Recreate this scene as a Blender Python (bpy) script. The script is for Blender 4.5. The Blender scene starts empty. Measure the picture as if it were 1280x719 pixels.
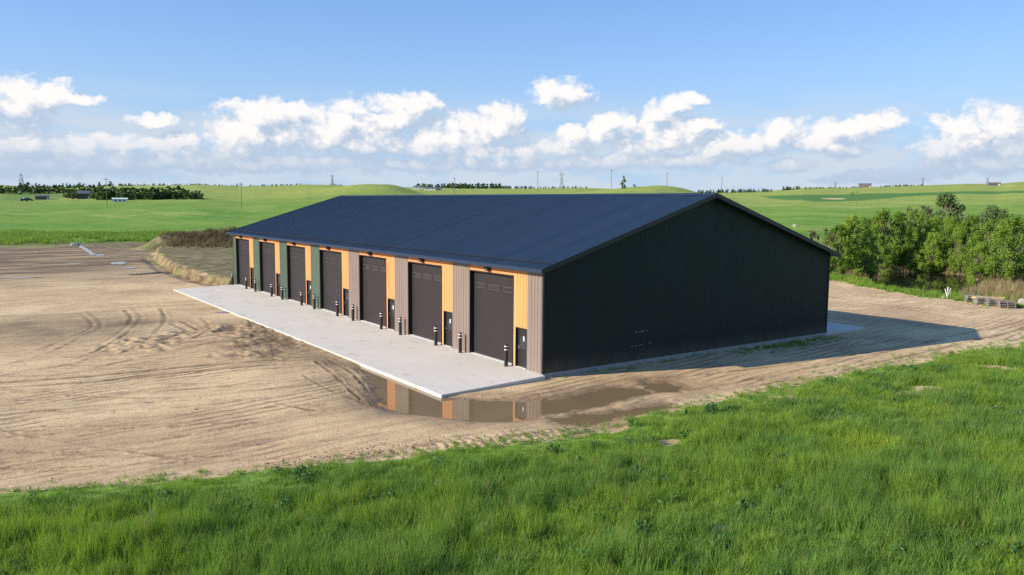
import bpy, bmesh, math, random
import numpy as np
from mathutils import Vector, Matrix

R = random.Random(7)
NR = np.random.default_rng(11)
S = bpy.context.scene
COL = S.collection
rad = math.radians

# ------------------------------------------------------------------ camera
F_PX, PITCH, YAW, ROLL = 998.94, 0.1054, 0.9531, 0.0085
CAM = np.array([-23.819, -30.864, 8.451])
fw = np.array([math.cos(YAW)*math.cos(PITCH), math.sin(YAW)*math.cos(PITCH), -math.sin(PITCH)])
rt = np.array([math.sin(YAW), -math.cos(YAW), 0.0])
up = np.cross(rt, fw)
rt, up = rt*math.cos(ROLL)+up*math.sin(ROLL), up*math.cos(ROLL)-rt*math.sin(ROLL)
cd = bpy.data.cameras.new('camera')
cam = bpy.data.objects.new('camera', cd)
COL.objects.link(cam)
cd.sensor_width = 36
cd.lens = 36*F_PX/1280
cd.clip_start = 0.5
cd.clip_end = 30000
cam.matrix_world = Matrix(((rt[0], up[0], -fw[0], CAM[0]), (rt[1], up[1], -fw[1], CAM[1]),
                           (rt[2], up[2], -fw[2], CAM[2]), (0, 0, 0, 1)))
S.camera = cam


def ray(px, py):
    return fw*F_PX + rt*(px-640) - up*(py-359.5)


def gp(px, py, z=-0.2):
    d = ray(px, py)
    return (CAM + d*((z-CAM[2])/d[2]))[:2]


# ------------------------------------------------------------------ numpy noise
def _hash(i, j, s):
    h = np.sin(i*127.1 + j*311.7 + s*74.7)*43758.5453
    return h - np.floor(h)


def vnoise(x, y, s=0):
    xi, yi = np.floor(x), np.floor(y)
    fx, fy = x-xi, y-yi
    fx = fx*fx*(3-2*fx)
    fy = fy*fy*(3-2*fy)
    a = _hash(xi, yi, s)*(1-fx) + _hash(xi+1, yi, s)*fx
    b = _hash(xi, yi+1, s)*(1-fx) + _hash(xi+1, yi+1, s)*fx
    return a*(1-fy) + b*fy


def fbm(x, y, s=0, o=4):
    t, a, n = 0, 1, 0
    for k in range(o):
        t = t + a*vnoise(x*2**k, y*2**k, s+k*3.7)
        n += a
        a *= .5
    return t/n


def sstep(a, b, x):
    t = np.clip((x-a)/(b-a), 0, 1)
    return t*t*(3-2*t)


def poly_sd(x, y, P):
    """signed distance to a closed polygon, negative inside"""
    P = np.asarray(P, float)
    d = np.full(x.shape, 1e9)
    ins = np.zeros(x.shape, bool)
    n = len(P)
    for k in range(n):
        a, b = P[k], P[(k+1) % n]
        e = b-a
        t = np.clip(((x-a[0])*e[0]+(y-a[1])*e[1])/(e@e+1e-12), 0, 1)
        d = np.minimum(d, np.hypot(x-a[0]-t*e[0], y-a[1]-t*e[1]))
        c = (a[1] > y) != (b[1] > y)
        with np.errstate(divide='ignore', invalid='ignore'):
            xc = (b[0]-a[0])*(y-a[1])/(b[1]-a[1]+1e-30)+a[0]
        ins ^= c & (x < xc)
    return np.where(ins, -d, d)


def line_d(x, y, P):
    P = np.asarray(P, float)
    d = np.full(x.shape, 1e9)
    for a, b in zip(P[:-1], P[1:]):
        e = b-a
        t = np.clip(((x-a[0])*e[0]+(y-a[1])*e[1])/(e@e+1e-12), 0, 1)
        d = np.minimum(d, np.hypot(x-a[0]-t*e[0], y-a[1]-t*e[1]))
    return d


def smooth_line(P, n=6):
    P = [np.asarray(p, float) for p in P]
    out = []
    for i in range(len(P)-1):
        p0, p1, p2, p3 = P[max(i-1, 0)], P[i], P[i+1], P[min(i+2, len(P)-1)]
        for k in range(n):
            t = k/n
            out.append(.5*((2*p1)+(-p0+p2)*t+(2*p0-5*p1+4*p2-p3)*t*t+(-p0+3*p1-3*p2+p3)*t**3))
    out.append(P[-1])
    return out


# ------------------------------------------------------------------ building constants
L, W, HW, HR, OV, OE = 51.63, 23.86, 5.40, 9.06, 0.459, 0.451
OFF, BAY, PIL, WD0, D0, D1 = 0.284, 7.299, 1.034, 1.987, 2.285, 6.470
SL = (HR-HW)/(W/2)

# ------------------------------------------------------------------ terrain
PSI_T = [(0, 13.4), (40, 12), (100, 13), (200, 15.5), (250, 17.5), (300, 16.3), (350, 18.3), (385, 20.2), (420, 19.5), (530, 18), (600, 17.8), (660, 18.2), (720, 19.5), (880, 15), (920, 15.6), (960, 17.3),
         (1000, 20.4), (1050, 20.5), (1100, 22.2), (1150, 23.7), (1200, 25), (1240, 24.2), (1262, 26.0), (1280, 26.5)]
PSI_X = np.array([math.atan((p-640)/F_PX) for p, _ in PSI_T])
PSI_Y = np.array([t for _, t in PSI_T], float)
FH = np.array([math.cos(YAW), math.sin(YAW)])
RH = np.array([math.sin(YAW), -math.cos(YAW)])


def polar(x, y):
    dx, dy = x-CAM[0], y-CAM[1]
    return np.hypot(dx, dy), np.arctan2(dx*RH[0]+dy*RH[1], dx*FH[0]+dy*FH[1])


def hillpos(px, r):
    p = math.atan((px-640)/F_PX)
    return CAM[:2] + r*(FH*math.cos(p)+RH*math.sin(p))


HILLS = []
for px, r, amp, lat, dep in ((452, 800, 7.0, 34, 170), (492, 830, 5.6, 24, 160), (420, 900, 1.5, 40, 170), (786, 760, 8.8, 62, 150), (836, 780, 6.0, 34, 140), (1275, 900, 3.0, 60, 200),
                             (20, 1150, 4.0, 60, 160), (230, 1200, 3.0, 80, 200)):
    HILLS.append((hillpos(px, r), math.atan((px-640)/F_PX), amp, lat, dep))

DIRT = [gp(*p) for p in ((-500, 690), (-200, 645), (0, 622), (100, 612), (200, 603), (300, 594), (380, 586), (450, 576), (560, 566), (640, 558),
                         (700, 552), (745, 545), (775, 540), (805, 522), (860, 513), (940, 494), (1000, 481), (1060, 469), (1120, 457), (1200, 442), (1285, 429))]
DIRT += [np.array(p) for p in ((44, -9), (60, -10), (75, -9), (75, -2))]
DIRT += [gp(*p) for p in ((1290, 387), (1240, 383), (1190, 376), (1140, 369), (1085, 360), (1040, 351))]
DIRT += [np.array(p) for p in ((50, 30), (46, 56), (30, 62), (12, 63))]
DIRT += [gp(*p) for p in ((292, 362), (250, 350), (218, 338), (196, 325), (192, 318), (180, 313), (130, 309), (95, 306), (60, 309), (0, 309), (-100, 310))]
DIRT += [np.array(p) for p in ((-60, 120), (-75, 60), (-75, 0))]
DRY = [gp(*p) for p in ((-60, 309), (60, 308), (110, 310), (185, 316), (200, 327), (225, 340), (255, 350), (292, 360), (330, 338), (320, 312), (290, 306), (200, 302), (95, 303), (-60, 303.5))]
RAISED = [gp(*p) for p in ((192, 319), (215, 337), (248, 350), (290, 358.5))] + [np.array(p) for p in ((-0.6, 51.9), (24, 53), (40, 60), (60, 150))] + [gp(*p) for p in ((290, 311), (200, 313))]
TRENCH = [gp(*p) for p in ((186, 321), (205, 336), (240, 349), (275, 357))]
MOUND = smooth_line([gp(*p) for p in ((207, 311), (230, 311), (262, 311), (300, 311.5), (330, 312))])
PUD = [[gp(px, py, -.30) for px, py in P] for P in (
    ((452, 458), (476, 464), (510, 478), (548, 491), (556, 497), (600, 501), (645, 502), (700, 498), (738, 489), (778, 485), (803, 488), (815, 492),
     (800, 496), (775, 501), (758, 507), (730, 512), (700, 517), (672, 519), (645, 526), (610, 528), (572, 526), (530, 519), (492, 517), (468, 505), (476, 494), (464, 474)),
    ((694, 524), (722, 519.5), (775, 515), (802, 513), (796, 518), (766, 526), (730, 531), (704, 530)),
    ((808, 479), (835, 478), (856, 484), (850, 491), (826, 490), (812, 486)),
    ((800, 511), (832, 505), (838, 509), (812, 516)))]
POND = [np.array(p) for p in (tuple(gp(1088, 350, -.5)), tuple(gp(1105, 361, -.5)), tuple(gp(1150, 366.5, -.5)), tuple(gp(1196, 370, -.5)),
                              tuple(gp(1222, 361, -.5)), tuple(gp(1218, 345, -.5)), tuple(gp(1155, 339, -.5)), tuple(gp(1100, 341, -.5)))]
RUTS = [[(0, 478), (100, 472), (190, 463), (260, 457), (345, 450)], [(0, 485), (110, 478), (200, 469), (345, 456)],
        [(109, 389), (125, 402), (124, 411), (104, 420), (71, 437), (28, 451), (-20, 460)],
        [(100, 392), (114, 403), (112, 412), (90, 421), (50, 437)],
        [(165, 384), (176, 397), (165, 411), (142, 428), (104, 446), (50, 462)], [(156, 388), (164, 399), (152, 413), (130, 428)],
        [(201, 386), (206, 399), (194, 416), (180, 428), (150, 443)], [(227, 402), (246, 413), (222, 420), (189, 428), (156, 435)],
        [(215, 405), (232, 414), (205, 424), (170, 434)], [(252, 398), (262, 410), (240, 424), (200, 436)],
        [(312, 400), (314, 411), (302, 418), (265, 420)], [(330, 404), (334, 416), (320, 424), (285, 428)],
        [(0, 536), (28, 543), (61, 548), (118, 558), (236, 574)], [(395, 452), (420, 470), (436, 486), (452, 500)], [(408, 448), (440, 466), (462, 490)], [(380, 470), (410, 486), (460, 506)],
        [(420, 577), (490, 566), (560, 552), (630, 545), (700, 538)], [(440, 571), (500, 560), (570, 546), (640, 538), (690, 533)],
        [(520, 560), (536, 566), (548, 572)], [(490, 562), (508, 573)],
        [(690, 486), (800, 474), (900, 466), (1000, 453), (1100, 438), (1240, 410), (1290, 400)],
        [(700, 540), (800, 510), (900, 490), (1000, 472), (1100, 452), (1200, 430), (1290, 408)],
        [(860, 488), (960, 470), (1060, 450), (1180, 424)], [(1040, 372), (1120, 384), (1200, 398), (1285, 404)],
        [(1040, 364), (1140, 376), (1230, 390), (1285, 397)], [(0, 352), (90, 344), (170, 340), (205, 338)], [(0, 338), (100, 333), (160, 330)],
        [(150, 343), (190, 340), (222, 337)], [(0, 520), (150, 505), (300, 500), (400, 515)], [(0, 470), (90, 455), (180, 430), (260, 408)], [(60, 472), (190, 445), (280, 425)], [(0, 508), (170, 492), (330, 480)]]
CHURN = [gp(*p) for p in ((175, 432), (205, 424), (240, 417), (290, 408), (318, 414), (334, 428), (318, 440))]
DAMP = [gp(*p) for p in ((300, 405), (345, 428), (395, 450), (440, 472), (470, 500))]
DARKL = [gp(*p) for p in ((60, 408), (100, 412), (125, 410))]
CUTS = [smooth_line([gp(*p) for p in q]) for q in ([(163, 321.5), (178, 322), (192, 322.5), (206, 324)], [(172, 343), (196, 341), (215, 338.5)])]
TREADS = [smooth_line([gp(*p) for p in q]) for q in ([(555, 556), (610, 548), (660, 542), (705, 535)], [(560, 563), (620, 553), (690, 545)])]
RUTS = [smooth_line([gp(*p) for p in q]) for q in RUTS]
NRUT = len(RUTS)
_rt = random.Random(3)
for k in range(20):
    # long sweeps across the yard, each a pair of wheel lines
    if k < 20:
        y0 = 432+8.2*k+_rt.uniform(-6, 6)
        bend, rise = _rt.uniform(-10, 16), _rt.uniform(-2, 34)
        xa, xb = _rt.uniform(-60, 60), _rt.uniform(250, 470)
    else:
        y0 = _rt.uniform(425, 560)
        bend, rise = _rt.uniform(12, 30), _rt.uniform(25, 60)
        xa, xb = _rt.uniform(-60, 120), _rt.uniform(180, 380)
    line = []
    for q in range(6):
        t = q/5
        line.append(gp(xa+(xb-xa)*t, y0-rise*t*t+bend*math.sin(math.pi*t)*.4+_rt.uniform(-1.2, 1.2)))
    line = np.array(smooth_line(line, 4))
    tg = np.gradient(line, axis=0)
    nm = np.stack([-tg[:, 1], tg[:, 0]], 1)/np.hypot(tg[:, 0], tg[:, 1])[:, None]
    for off in (-.85, .85):
        RUTS.append([p for p in line+nm*off])


def terrain(x, y, full=True):
    """height; also colour masks when full"""
    x = np.asarray(x, float)
    y = np.asarray(y, float)
    r, psi = polar(x, y)
    T = np.interp(psi, PSI_X, PSI_Y)
    zh = 8.45 + T/F_PX*1500
    t = np.clip((r-200)/1300, 0, None)
    s = np.where(t < .12, t*t/.24, t-.06)
    s = np.where(t > .9, .84 + (t-.9)*(1-(t-.9)*1.6), s)/.94
    s = np.where(t > 1.15, (.84+.25*.6)/.94 - (t-1.15)*.8, s)
    z = -0.2 + (zh+.2)*s
    z = z + sstep(260, 900, r)*((fbm(x/210, y/210, 1, 3)-.5)*5.5 + (fbm(x/60, y/60, 5, 2)-.5)*1.0)
    for c, ps, amp, lat, dep in HILLS:
        dx, dy = x-c[0], y-c[1]
        fx, fy = FH*math.cos(ps)+RH*math.sin(ps)
        a = dx*fx+dy*fy
        b = dx*fy-dy*fx
        z = z + amp*np.exp(-(a/dep)**2-(np.abs(b)/lat)**2)*(.86+.28*fbm(x/38, y/38, 27, 4))
    z = np.maximum(z, -6)
    z = z + sstep(120, 60, r)*0 + (fbm(x/9, y/9, 9, 3)-.5)*.10*sstep(600, 60, r)
    out = {}
    near = r < 330
    xn, yn = x[near], y[near]
    zn = z[near].copy()
    rn = r[near]
    sd = poly_sd(xn, yn, DIRT) + (fbm(xn/1.6, yn/1.6, 3, 4)-.5)*1.7*np.clip(rn/40, .6, 3)
    dirt = sstep(.25, -.25, sd)
    zn += dirt*((fbm(xn/2.2, yn/2.2, 21, 4)-.5)*.055)
    zn += dirt*0.0 + (1-dirt)*.05
    # foreground bank rises very gently towards the camera
    zn += sstep(-9, -22, yn)*.35*sstep(70, 30, rn)
    # flat beside the far end and its cut bank
    sr = poly_sd(xn, yn, RAISED) + (vnoise(xn/1.1, yn/1.1, 31)-.5)*.6
    zn += sstep(.35, -.35, sr)*(.66 + (fbm(xn/3, yn/3, 12, 3)-.5)*.2)
    bank = sstep(1.1, .4, np.abs(sr-.15))*sstep(140, 110, rn)
    tr = line_d(xn, yn, TRENCH)
    zn -= sstep(1.6, .3, tr)*.25
    md = line_d(xn, yn, MOUND)
    zn += np.exp(-(md/3.0)**2)*(1.7+fbm(xn/3, yn/3, 44, 3)*1.5)
    # ground under the slabs and beside the gable
    fp = np.maximum(np.maximum(-xn-6.1, xn-29.1), np.maximum(-yn-.2, yn-51.4))
    core = np.maximum(np.maximum(-xn-5.4, xn-28.6), np.maximum(-yn+.5, yn-51.2))
    flat = sstep(3.0, .2, fp)*(sr > .6)
    zn = zn*(1-flat) + flat*(-.225 + (fbm(xn/1.4, yn/1.4, 8, 3)-.5)*.05)
    gab = sstep(-3.5, -.2, yn)*sstep(-1.0, 1.5, xn)*sstep(26, 22, xn)*(yn < 3)
    zn += gab*.05
    zn = np.where(core < 0, -.42, zn)
    # puddle hollows
    wet = np.zeros_like(xn)
    for P in PUD:
        q = poly_sd(xn, yn, P) + (fbm(xn/.8, yn/.8, 17, 3)-.5)*.7
        zn = np.where(core < 0, zn, zn - sstep(.75, -.55, q)*.15)
        wet = np.maximum(wet, np.maximum(sstep(.7, .1, q), .55*sstep(2.2, .3, q+(fbm(xn/1.2, yn/1.2, 66, 3)-.5)*1.5)))
    pd = poly_sd(xn, yn, POND) + (fbm(xn/2, yn/2, 57, 3)-.5)*2.5
    zn -= sstep(3.0, -2.5, pd)*1.1
    rut = np.zeros_like(xn)
    for i, P in enumerate(RUTS):
        A = np.array(P)
        m = (xn > A[:, 0].min()-2) & (xn < A[:, 0].max()+2) & (yn > A[:, 1].min()-2) & (yn < A[:, 1].max()+2)
        if not m.any():
            continue
        xx, yy = xn[m], yn[m]
        d = line_d(xx, yy, P) + (vnoise(xx/.5, yy/.5, i)-.5)*.18
        wd = .095*np.clip(rn[m]/45, .8, 2)
        st = .30+.8*vnoise(xx/1.7, yy/1.7, i+9)
        st = np.clip(st*2.2, .9, 1.6) if i < 2 else st*(.25+1.3*vnoise(xx/5.5, yy/5.5, i+30))*(1.15 if i < NRUT else .72)
        wd = wd*(1.7 if i < 2 else 1 if i < NRUT else .8)
        prof = np.exp(-(d/wd)**2)
        zn[m] += (-.032*prof + .020*np.exp(-((d-2.0*wd)/wd)**2))*st*dirt[m]
        rut[m] = np.maximum(rut[m], np.clip(prof*st, 0, 1))
    ch = sstep(3.2, .6, line_d(xn, yn, CHURN) + (fbm(xn/1.5, yn/1.5, 19, 3)-.5)*3)*dirt
    cn = fbm(xn/.55, yn/.8, 23, 3)
    zn += ch*(cn-.5)*.30*(core > 0)
    rut = np.maximum(rut, ch*sstep(.52, .36, cn)*.9)
    for P in CUTS:
        d = line_d(xn, yn, P)
        zn -= sstep(1.0, .3, d)*.45
        rut = np.maximum(rut, sstep(1.2, .5, d))  # trench shadow painted in as dark colour via the rut mask
    for P in TREADS:
        A = np.array(P)
        m = (xn > A[:, 0].min()-2) & (xn < A[:, 0].max()+2) & (yn > A[:, 1].min()-2) & (yn < A[:, 1].max()+2)
        if m.any():
            e = A[-1]-A[0]
            e = e/np.hypot(*e)
            sx = xn[m]*e[0]+yn[m]*e[1]
            d = line_d(xn[m], yn[m], P)
            k = sstep(.55, .25, d)*dirt[m]
            zn[m] += k*(.020*np.sin(sx*2*math.pi/.36+(d*4)) + .01)*(.3+1.2*vnoise(sx/1.3, d, 8))
            zn[m] += .05*np.exp(-((d-.7)/.25)**2)*dirt[m]*vnoise(sx/.5, d/.4, 6)
    z = z.copy()
    z[near] = zn
    if not full:
        return z
    for k, v in (('dirt', dirt), ('wet', wet), ('rut', rut), ('bank', bank)):
        a = np.zeros_like(x)
        a[near] = v
        out[k] = a
    dy_ = np.zeros_like(x)
    dsd = poly_sd(xn, yn, DRY) + (fbm(xn/5, yn/5, 71, 3)-.5)*9
    dv = sstep(2, -4, dsd)
    dv = np.maximum(dv, np.exp(-(md/3.6)**2)*1.2)
    dv = np.maximum(dv, sstep(3.0, .3, pd))
    rd = sstep(26, 6, np.hypot(xn-62, yn-2))*(1-dirt)*fbm(xn/3, yn/3, 77, 2)*1.5
    dv = np.maximum(dv, rd)
    dv = np.maximum(dv, sstep(1.2, 0, sr)*sstep(.1, .5, fbm(xn/6, yn/6, 13, 3)+.15))
    dy_[near] = np.clip(dv, 0, 1)
    out['dry'] = dy_
    fd = np.zeros_like(x)
    yb = sstep(.55, .9, fbm(xn/14, yn/14, 91, 3))
    fd[near] = yb
    # far dark wet soil in the excavated corner
    dk = np.zeros_like(x)
    dk[near] = dirt*np.clip(np.maximum(sstep(54, 84, yn+(fbm(xn/7, yn/7, 89, 3)-.5)*16)*(.05+1.55*fbm(xn/6, yn/3.0, 88, 5)), np.maximum(sstep(9, 1, line_d(xn, yn, DARKL))*fbm(xn/2.5, yn/2.5, 33, 4)*1.3, sstep(4.5, .5, line_d(xn, yn, DAMP))*fbm(xn/1.8, yn/1.8, 34, 4)*1.0)), 0, 1)
    out['dark'] = dk
    return z, out


def zat(x, y):
    return float(terrain(np.array([x]), np.array([y]), False)[0])


def zfix(P):
    P = np.array(P, float)
    P[:, 2] = terrain(P[:, 0], P[:, 1], False)
    return P


def hit(px, py, rmin=60, rmax=4000):
    """where the line of sight through a photo point meets the ground"""
    d = ray(px, py)
    d = d/np.hypot(d[0], d[1])
    rr = np.geomspace(rmin, rmax, 1200)
    X, Y, Z = CAM[0]+d[0]*rr, CAM[1]+d[1]*rr, CAM[2]+d[2]*rr
    zz = terrain(X, Y, False)
    k = np.argmax(zz >= Z)
    if not (zz >= Z).any():
        # grazes over the ridge: take the place of closest approach
        k = np.argmax((zz-Z)/rr)
    return float(X[k]), float(Y[k]), float(zz[k]), float(rr[k])


# ------------------------------------------------------------------ materials
def new_mat(name):
    m = bpy.data.materials.new(name)
    m.use_nodes = True
    nt = m.node_tree
    return m, nt, nt.nodes['Principled BSDF'], nt.nodes['Material Output']


def N(nt, typ, **kw):
    n = nt.nodes.new(typ)
    for k, v in kw.items():
        if k.startswith('i_'):
            n.inputs[k[2:].replace('_', ' ')].default_value = v
        elif k.startswith('n_'):
            n.inputs[int(k[2:])].default_value = v
        else:
            setattr(n, k, v)
    return n


def math_n(nt, op, a, b=None, c=None, clamp=False):
    n = nt.nodes.new('ShaderNodeMath')
    n.operation = op
    n.use_clamp = clamp
    for i, v in enumerate((a, b, c)):
        if v is None:
            continue
        if isinstance(v, (int, float)):
            n.inputs[i].default_value = v
        else:
            nt.links.new(v, n.inputs[i])
    return n.outputs[0]


def mix_c(nt, f, a, b, blend='MIX'):
    n = nt.nodes.new('ShaderNodeMix')
    n.data_type = 'RGBA'
    n.blend_type = blend
    n.clamp_factor = True
    for s, v in ((n.inputs[0], f), (n.inputs[6], a), (n.inputs[7], b)):
        if isinstance(v, (int, float)):
            s.default_value = v
        elif isinstance(v, tuple):
            s.default_value = (*v, 1) if len(v) == 3 else v
        else:
            nt.links.new(v, s)
    return n.outputs[2]


def noise(nt, vec, scale, detail=4, rough=.55, dist=0.0):
    n = N(nt, 'ShaderNodeTexNoise')
    n.inputs['Scale'].default_value = scale
    n.inputs['Detail'].default_value = detail
    n.inputs['Roughness'].default_value = rough
    n.inputs['Distortion'].default_value = dist
    if vec is not None:
        nt.links.new(vec, n.inputs['Vector'])
    return n.outputs['Fac']


def ramp(nt, f, a, b):
    n = nt.nodes.new('ShaderNodeMapRange')
    n.interpolation_type = 'SMOOTHSTEP'
    nt.links.new(f, n.inputs['Value'])
    n.inputs['From Min'].default_value = a
    n.inputs['From Max'].default_value = b
    return n.outputs[0]


def mapping(nt, vec, scale=(1, 1, 1), rot=0.0):
    n = nt.nodes.new('ShaderNodeMapping')
    n.vector_type = 'POINT'
    n.inputs['Scale'].default_value = scale
    n.inputs['Rotation'].default_value = (0, 0, rot)
    nt.links.new(vec, n.inputs['Vector'])
    return n.outputs[0]


def objco(nt):
    return nt.nodes.new('ShaderNodeTexCoord').outputs['Object']


def wpos(nt):
    return nt.nodes.new('ShaderNodeNewGeometry').outputs['Position']


def simple(name, col, rough=.5, metal=0.0, spec=.5, var=.12, vscale=2.0, bump=0.0, bscale=40, streak=None):
    m, nt, b, o = new_mat(name)
    co = objco(nt)
    v = co if streak is None else mapping(nt, co, streak)
    n = noise(nt, v, vscale, 5)
    c = mix_c(nt, n, tuple(x*(1-var*1.6) for x in col), tuple(min(1, x*(1+var*1.6)) for x in col))
    nt.links.new(c, b.inputs['Base Color'])
    b.inputs['Roughness'].default_value = rough
    b.inputs['Metallic'].default_value = metal
    b.inputs['Specular IOR Level'].default_value = spec
    if bump:
        bn = N(nt, 'ShaderNodeBump')
        bn.inputs['Strength'].default_value = bump
        bn.inputs['Distance'].default_value = .02
        nt.links.new(noise(nt, co, bscale, 3), bn.inputs['Height'])
        nt.links.new(bn.outputs[0], b.inputs['Normal'])
    return m


def steel(name, col, rough=.38, spec=.5, oil=.15, axis=(1, 1, 0), dustk=.30, tint=.9):
    """painted ribbed steel: slight oil canning, sheet-to-sheet shade steps, dust low down"""
    m, nt, b, o = new_mat(name)
    p = wpos(nt)
    c = mix_c(nt, noise(nt, p, .5, 4), tuple(x*.86 for x in col), tuple(x*1.14 for x in col))
    dt = nt.nodes.new('ShaderNodeVectorMath')
    dt.operation = 'DOT_PRODUCT'
    dt.inputs[1].default_value = axis
    nt.links.new(p, dt.inputs[0])
    wn = nt.nodes.new('ShaderNodeTexWhiteNoise')
    wn.noise_dimensions = '1D'
    nt.links.new(math_n(nt, 'FLOOR', math_n(nt, 'DIVIDE', dt.outputs['Value'], .9144)), wn.inputs['W'])
    sh = wn.outputs['Value']
    c = mix_c(nt, math_n(nt, 'MULTIPLY', sh, .22), c, tuple(min(.95, x*(1+tint)) for x in col))
    sep = nt.nodes.new('ShaderNodeSeparateXYZ')
    nt.links.new(p, sep.inputs[0])
    dust = math_n(nt, 'MULTIPLY', ramp(nt, sep.outputs[2], .9, -.1), noise(nt, mapping(nt, p, (1, 1, .25)), 1.7, 5))
    c = mix_c(nt, math_n(nt, 'MULTIPLY', dust, dustk), c, (.30, .23, .15))
    nt.links.new(c, b.inputs['Base Color'])
    r = math_n(nt, 'MULTIPLY_ADD', noise(nt, p, 1.3, 3), .2, rough-.1)
    r = math_n(nt, 'ADD', r, math_n(nt, 'MULTIPLY_ADD', sh, .08, -.04))
    nt.links.new(r, b.inputs['Roughness'])
    b.inputs['Specular IOR Level'].default_value = spec
    bn = N(nt, 'ShaderNodeBump')
    bn.inputs['Strength'].default_value = oil
    bn.inputs['Distance'].default_value = .05
    nt.links.new(noise(nt, p, 1.1, 2), bn.inputs['Height'])
    nt.links.new(bn.outputs[0], b.inputs['Normal'])
    return m


def ground_material():
    m, nt, b, o = new_mat('ground')
    p = wpos(nt)
    a1 = N(nt, 'ShaderNodeAttribute', attribute_name='m1')
    a2 = N(nt, 'ShaderNodeAttribute', attribute_name='m2')
    s1 = nt.nodes.new('ShaderNodeSeparateColor')
    s2 = nt.nodes.new('ShaderNodeSeparateColor')
    nt.links.new(a1.outputs['Color'], s1.inputs[0])
    nt.links.new(a2.outputs['Color'], s2.inputs[0])
    dirt, wet, rut = s1.outputs
    dry, dark, crop = s2.outputs
    tall = a2.outputs['Alpha']
    bank = a1.outputs['Alpha']
    # soil
    big = noise(nt, p, .09, 5, .6)
    med = noise(nt, p, .55, 6, .62)
    st = noise(nt, mapping(nt, p, (.10, 1.1, 1), rad(-19)), 1.0, 8, .68, .9)
    st2 = noise(nt, mapping(nt, p, (.06, .9, 1), rad(14)), 1.9, 7, .7, 1.2)
    fine = noise(nt, p, 9, 5, .7)
    wv = nt.nodes.new('ShaderNodeTexWave')
    wv.wave_type = 'BANDS'
    wv.bands_direction = 'Y'
    wv.inputs['Scale'].default_value = .55
    wv.inputs['Distortion'].default_value = 9.0
    wv.inputs['Detail'].default_value = 5
    wv.inputs['Detail Scale'].default_value = .28
    wv.inputs['Detail Roughness'].default_value = .55
    nt.links.new(mapping(nt, p, (.45, 1, 1), rad(-17)), wv.inputs['Vector'])
    swm = ramp(nt, noise(nt, p, .16, 4, .6), .47, .62)
    sw = math_n(nt, 'MULTIPLY', ramp(nt, wv.outputs['Fac'], .62, .96), swm)
    st3 = noise(nt, mapping(nt, p, (.12, 1.5, 1), rad(-25)), 2.6, 6, .7, .6)
    c = mix_c(nt, ramp(nt, big, .34, .66), (.55, .380, .203), (.685, .497, .275))
    c = mix_c(nt, math_n(nt, 'MULTIPLY', ramp(nt, noise(nt, mapping(nt, p, (.6, 1.3, 1), rad(-20)), .065, 5, .6), .50, .66), .60), c, (.38, .245, .130))
    c = mix_c(nt, math_n(nt, 'MULTIPLY', ramp(nt, med, .5, .78), .55), c, (.36, .24, .135))
    c = mix_c(nt, math_n(nt, 'MULTIPLY', ramp(nt, st, .50, .66), .52), c, (.27, .175, .10))
    c = mix_c(nt, math_n(nt, 'MULTIPLY', ramp(nt, st2, .54, .70), .40), c, (.70, .52, .32))
    c = mix_c(nt, math_n(nt, 'MULTIPLY', ramp(nt, fine, .56, .8), .22), c, (.25, .165, .095))
    c = mix_c(nt, math_n(nt, 'MULTIPLY', ramp(nt, fine, .42, .25), .20), c, (.70, .53, .34))
    c = mix_c(nt, math_n(nt, 'MULTIPLY', ramp(nt, st3, .50, .68), .5), c, (.255, .165, .092))
    c = mix_c(nt, math_n(nt, 'MULTIPLY', sw, .62), c, (.215, .135, .075))
    c = mix_c(nt, math_n(nt, 'MULTIPLY', rut, .82), c, (.17, .105, .055))  # ruts darkened: moist bottoms, plus their shadow painted into the colour
    c = mix_c(nt, math_n(nt, 'MULTIPLY', dark, .90), c, (.115, .075, .043))
    c = mix_c(nt, math_n(nt, 'MULTIPLY', wet, .72), c, (.17, .11, .06))
    bk = mix_c(nt, ramp(nt, noise(nt, mapping(nt, p, (1, 1, .2)), 1.8, 4), .35, .65), (.10, .065, .034), (.27, .185, .092))
    c = mix_c(nt, bank, c, bk)
    # vegetation
    g1 = noise(nt, p, .022, 6, .6)
    g2 = noise(nt, p, .35, 6, .65)
    g3 = noise(nt, p, 2.4, 5, .7)
    cam_d = nt.nodes.new('ShaderNodeVectorMath')
    cam_d.operation = 'DISTANCE'
    cam_d.inputs[1].default_value = (-24, -31, 0)
    nt.links.new(p, cam_d.inputs[0])
    dist = cam_d.outputs['Value']
    g = mix_c(nt, ramp(nt, g1, .36, .64), (.112, .240, .016), (.185, .295, .024))
    g = mix_c(nt, math_n(nt, 'MULTIPLY', ramp(nt, dist, 400, 760), .78), g, (.330, .350, .066))
    g = mix_c(nt, math_n(nt, 'MULTIPLY', ramp(nt, g2, .45, .75), .5), g, (.080, .175, .018))
    g = mix_c(nt, math_n(nt, 'MULTIPLY', ramp(nt, g3, .5, .8), .45), g, (.075, .145, .018))
    pale = noise(nt, mapping(nt, p, (1, .40, 1), rad(-35)), .018, 9, .72)
    g = mix_c(nt, math_n(nt, 'MULTIPLY', ramp(nt, pale, .47, .66), .70), g, (.330, .370, .095))
    g = mix_c(nt, math_n(nt, 'MULTIPLY', ramp(nt, noise(nt, mapping(nt, p, (.5, 1.6, 1), rad(55)), .05, 8, .72), .52, .70), .55), g, (.085, .170, .020))
    mot = noise(nt, p, .16, 10, .82)
    g = mix_c(nt, math_n(nt, 'MULTIPLY', ramp(nt, mot, .50, .64), .60), g, (.050, .110, .012))
    g = mix_c(nt, math_n(nt, 'MULTIPLY', ramp(nt, mot, .47, .33), .50), g, (.300, .380, .060))
    g = mix_c(nt, math_n(nt, 'MULTIPLY', crop, .93), g, (.055, .160, .024))
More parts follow.
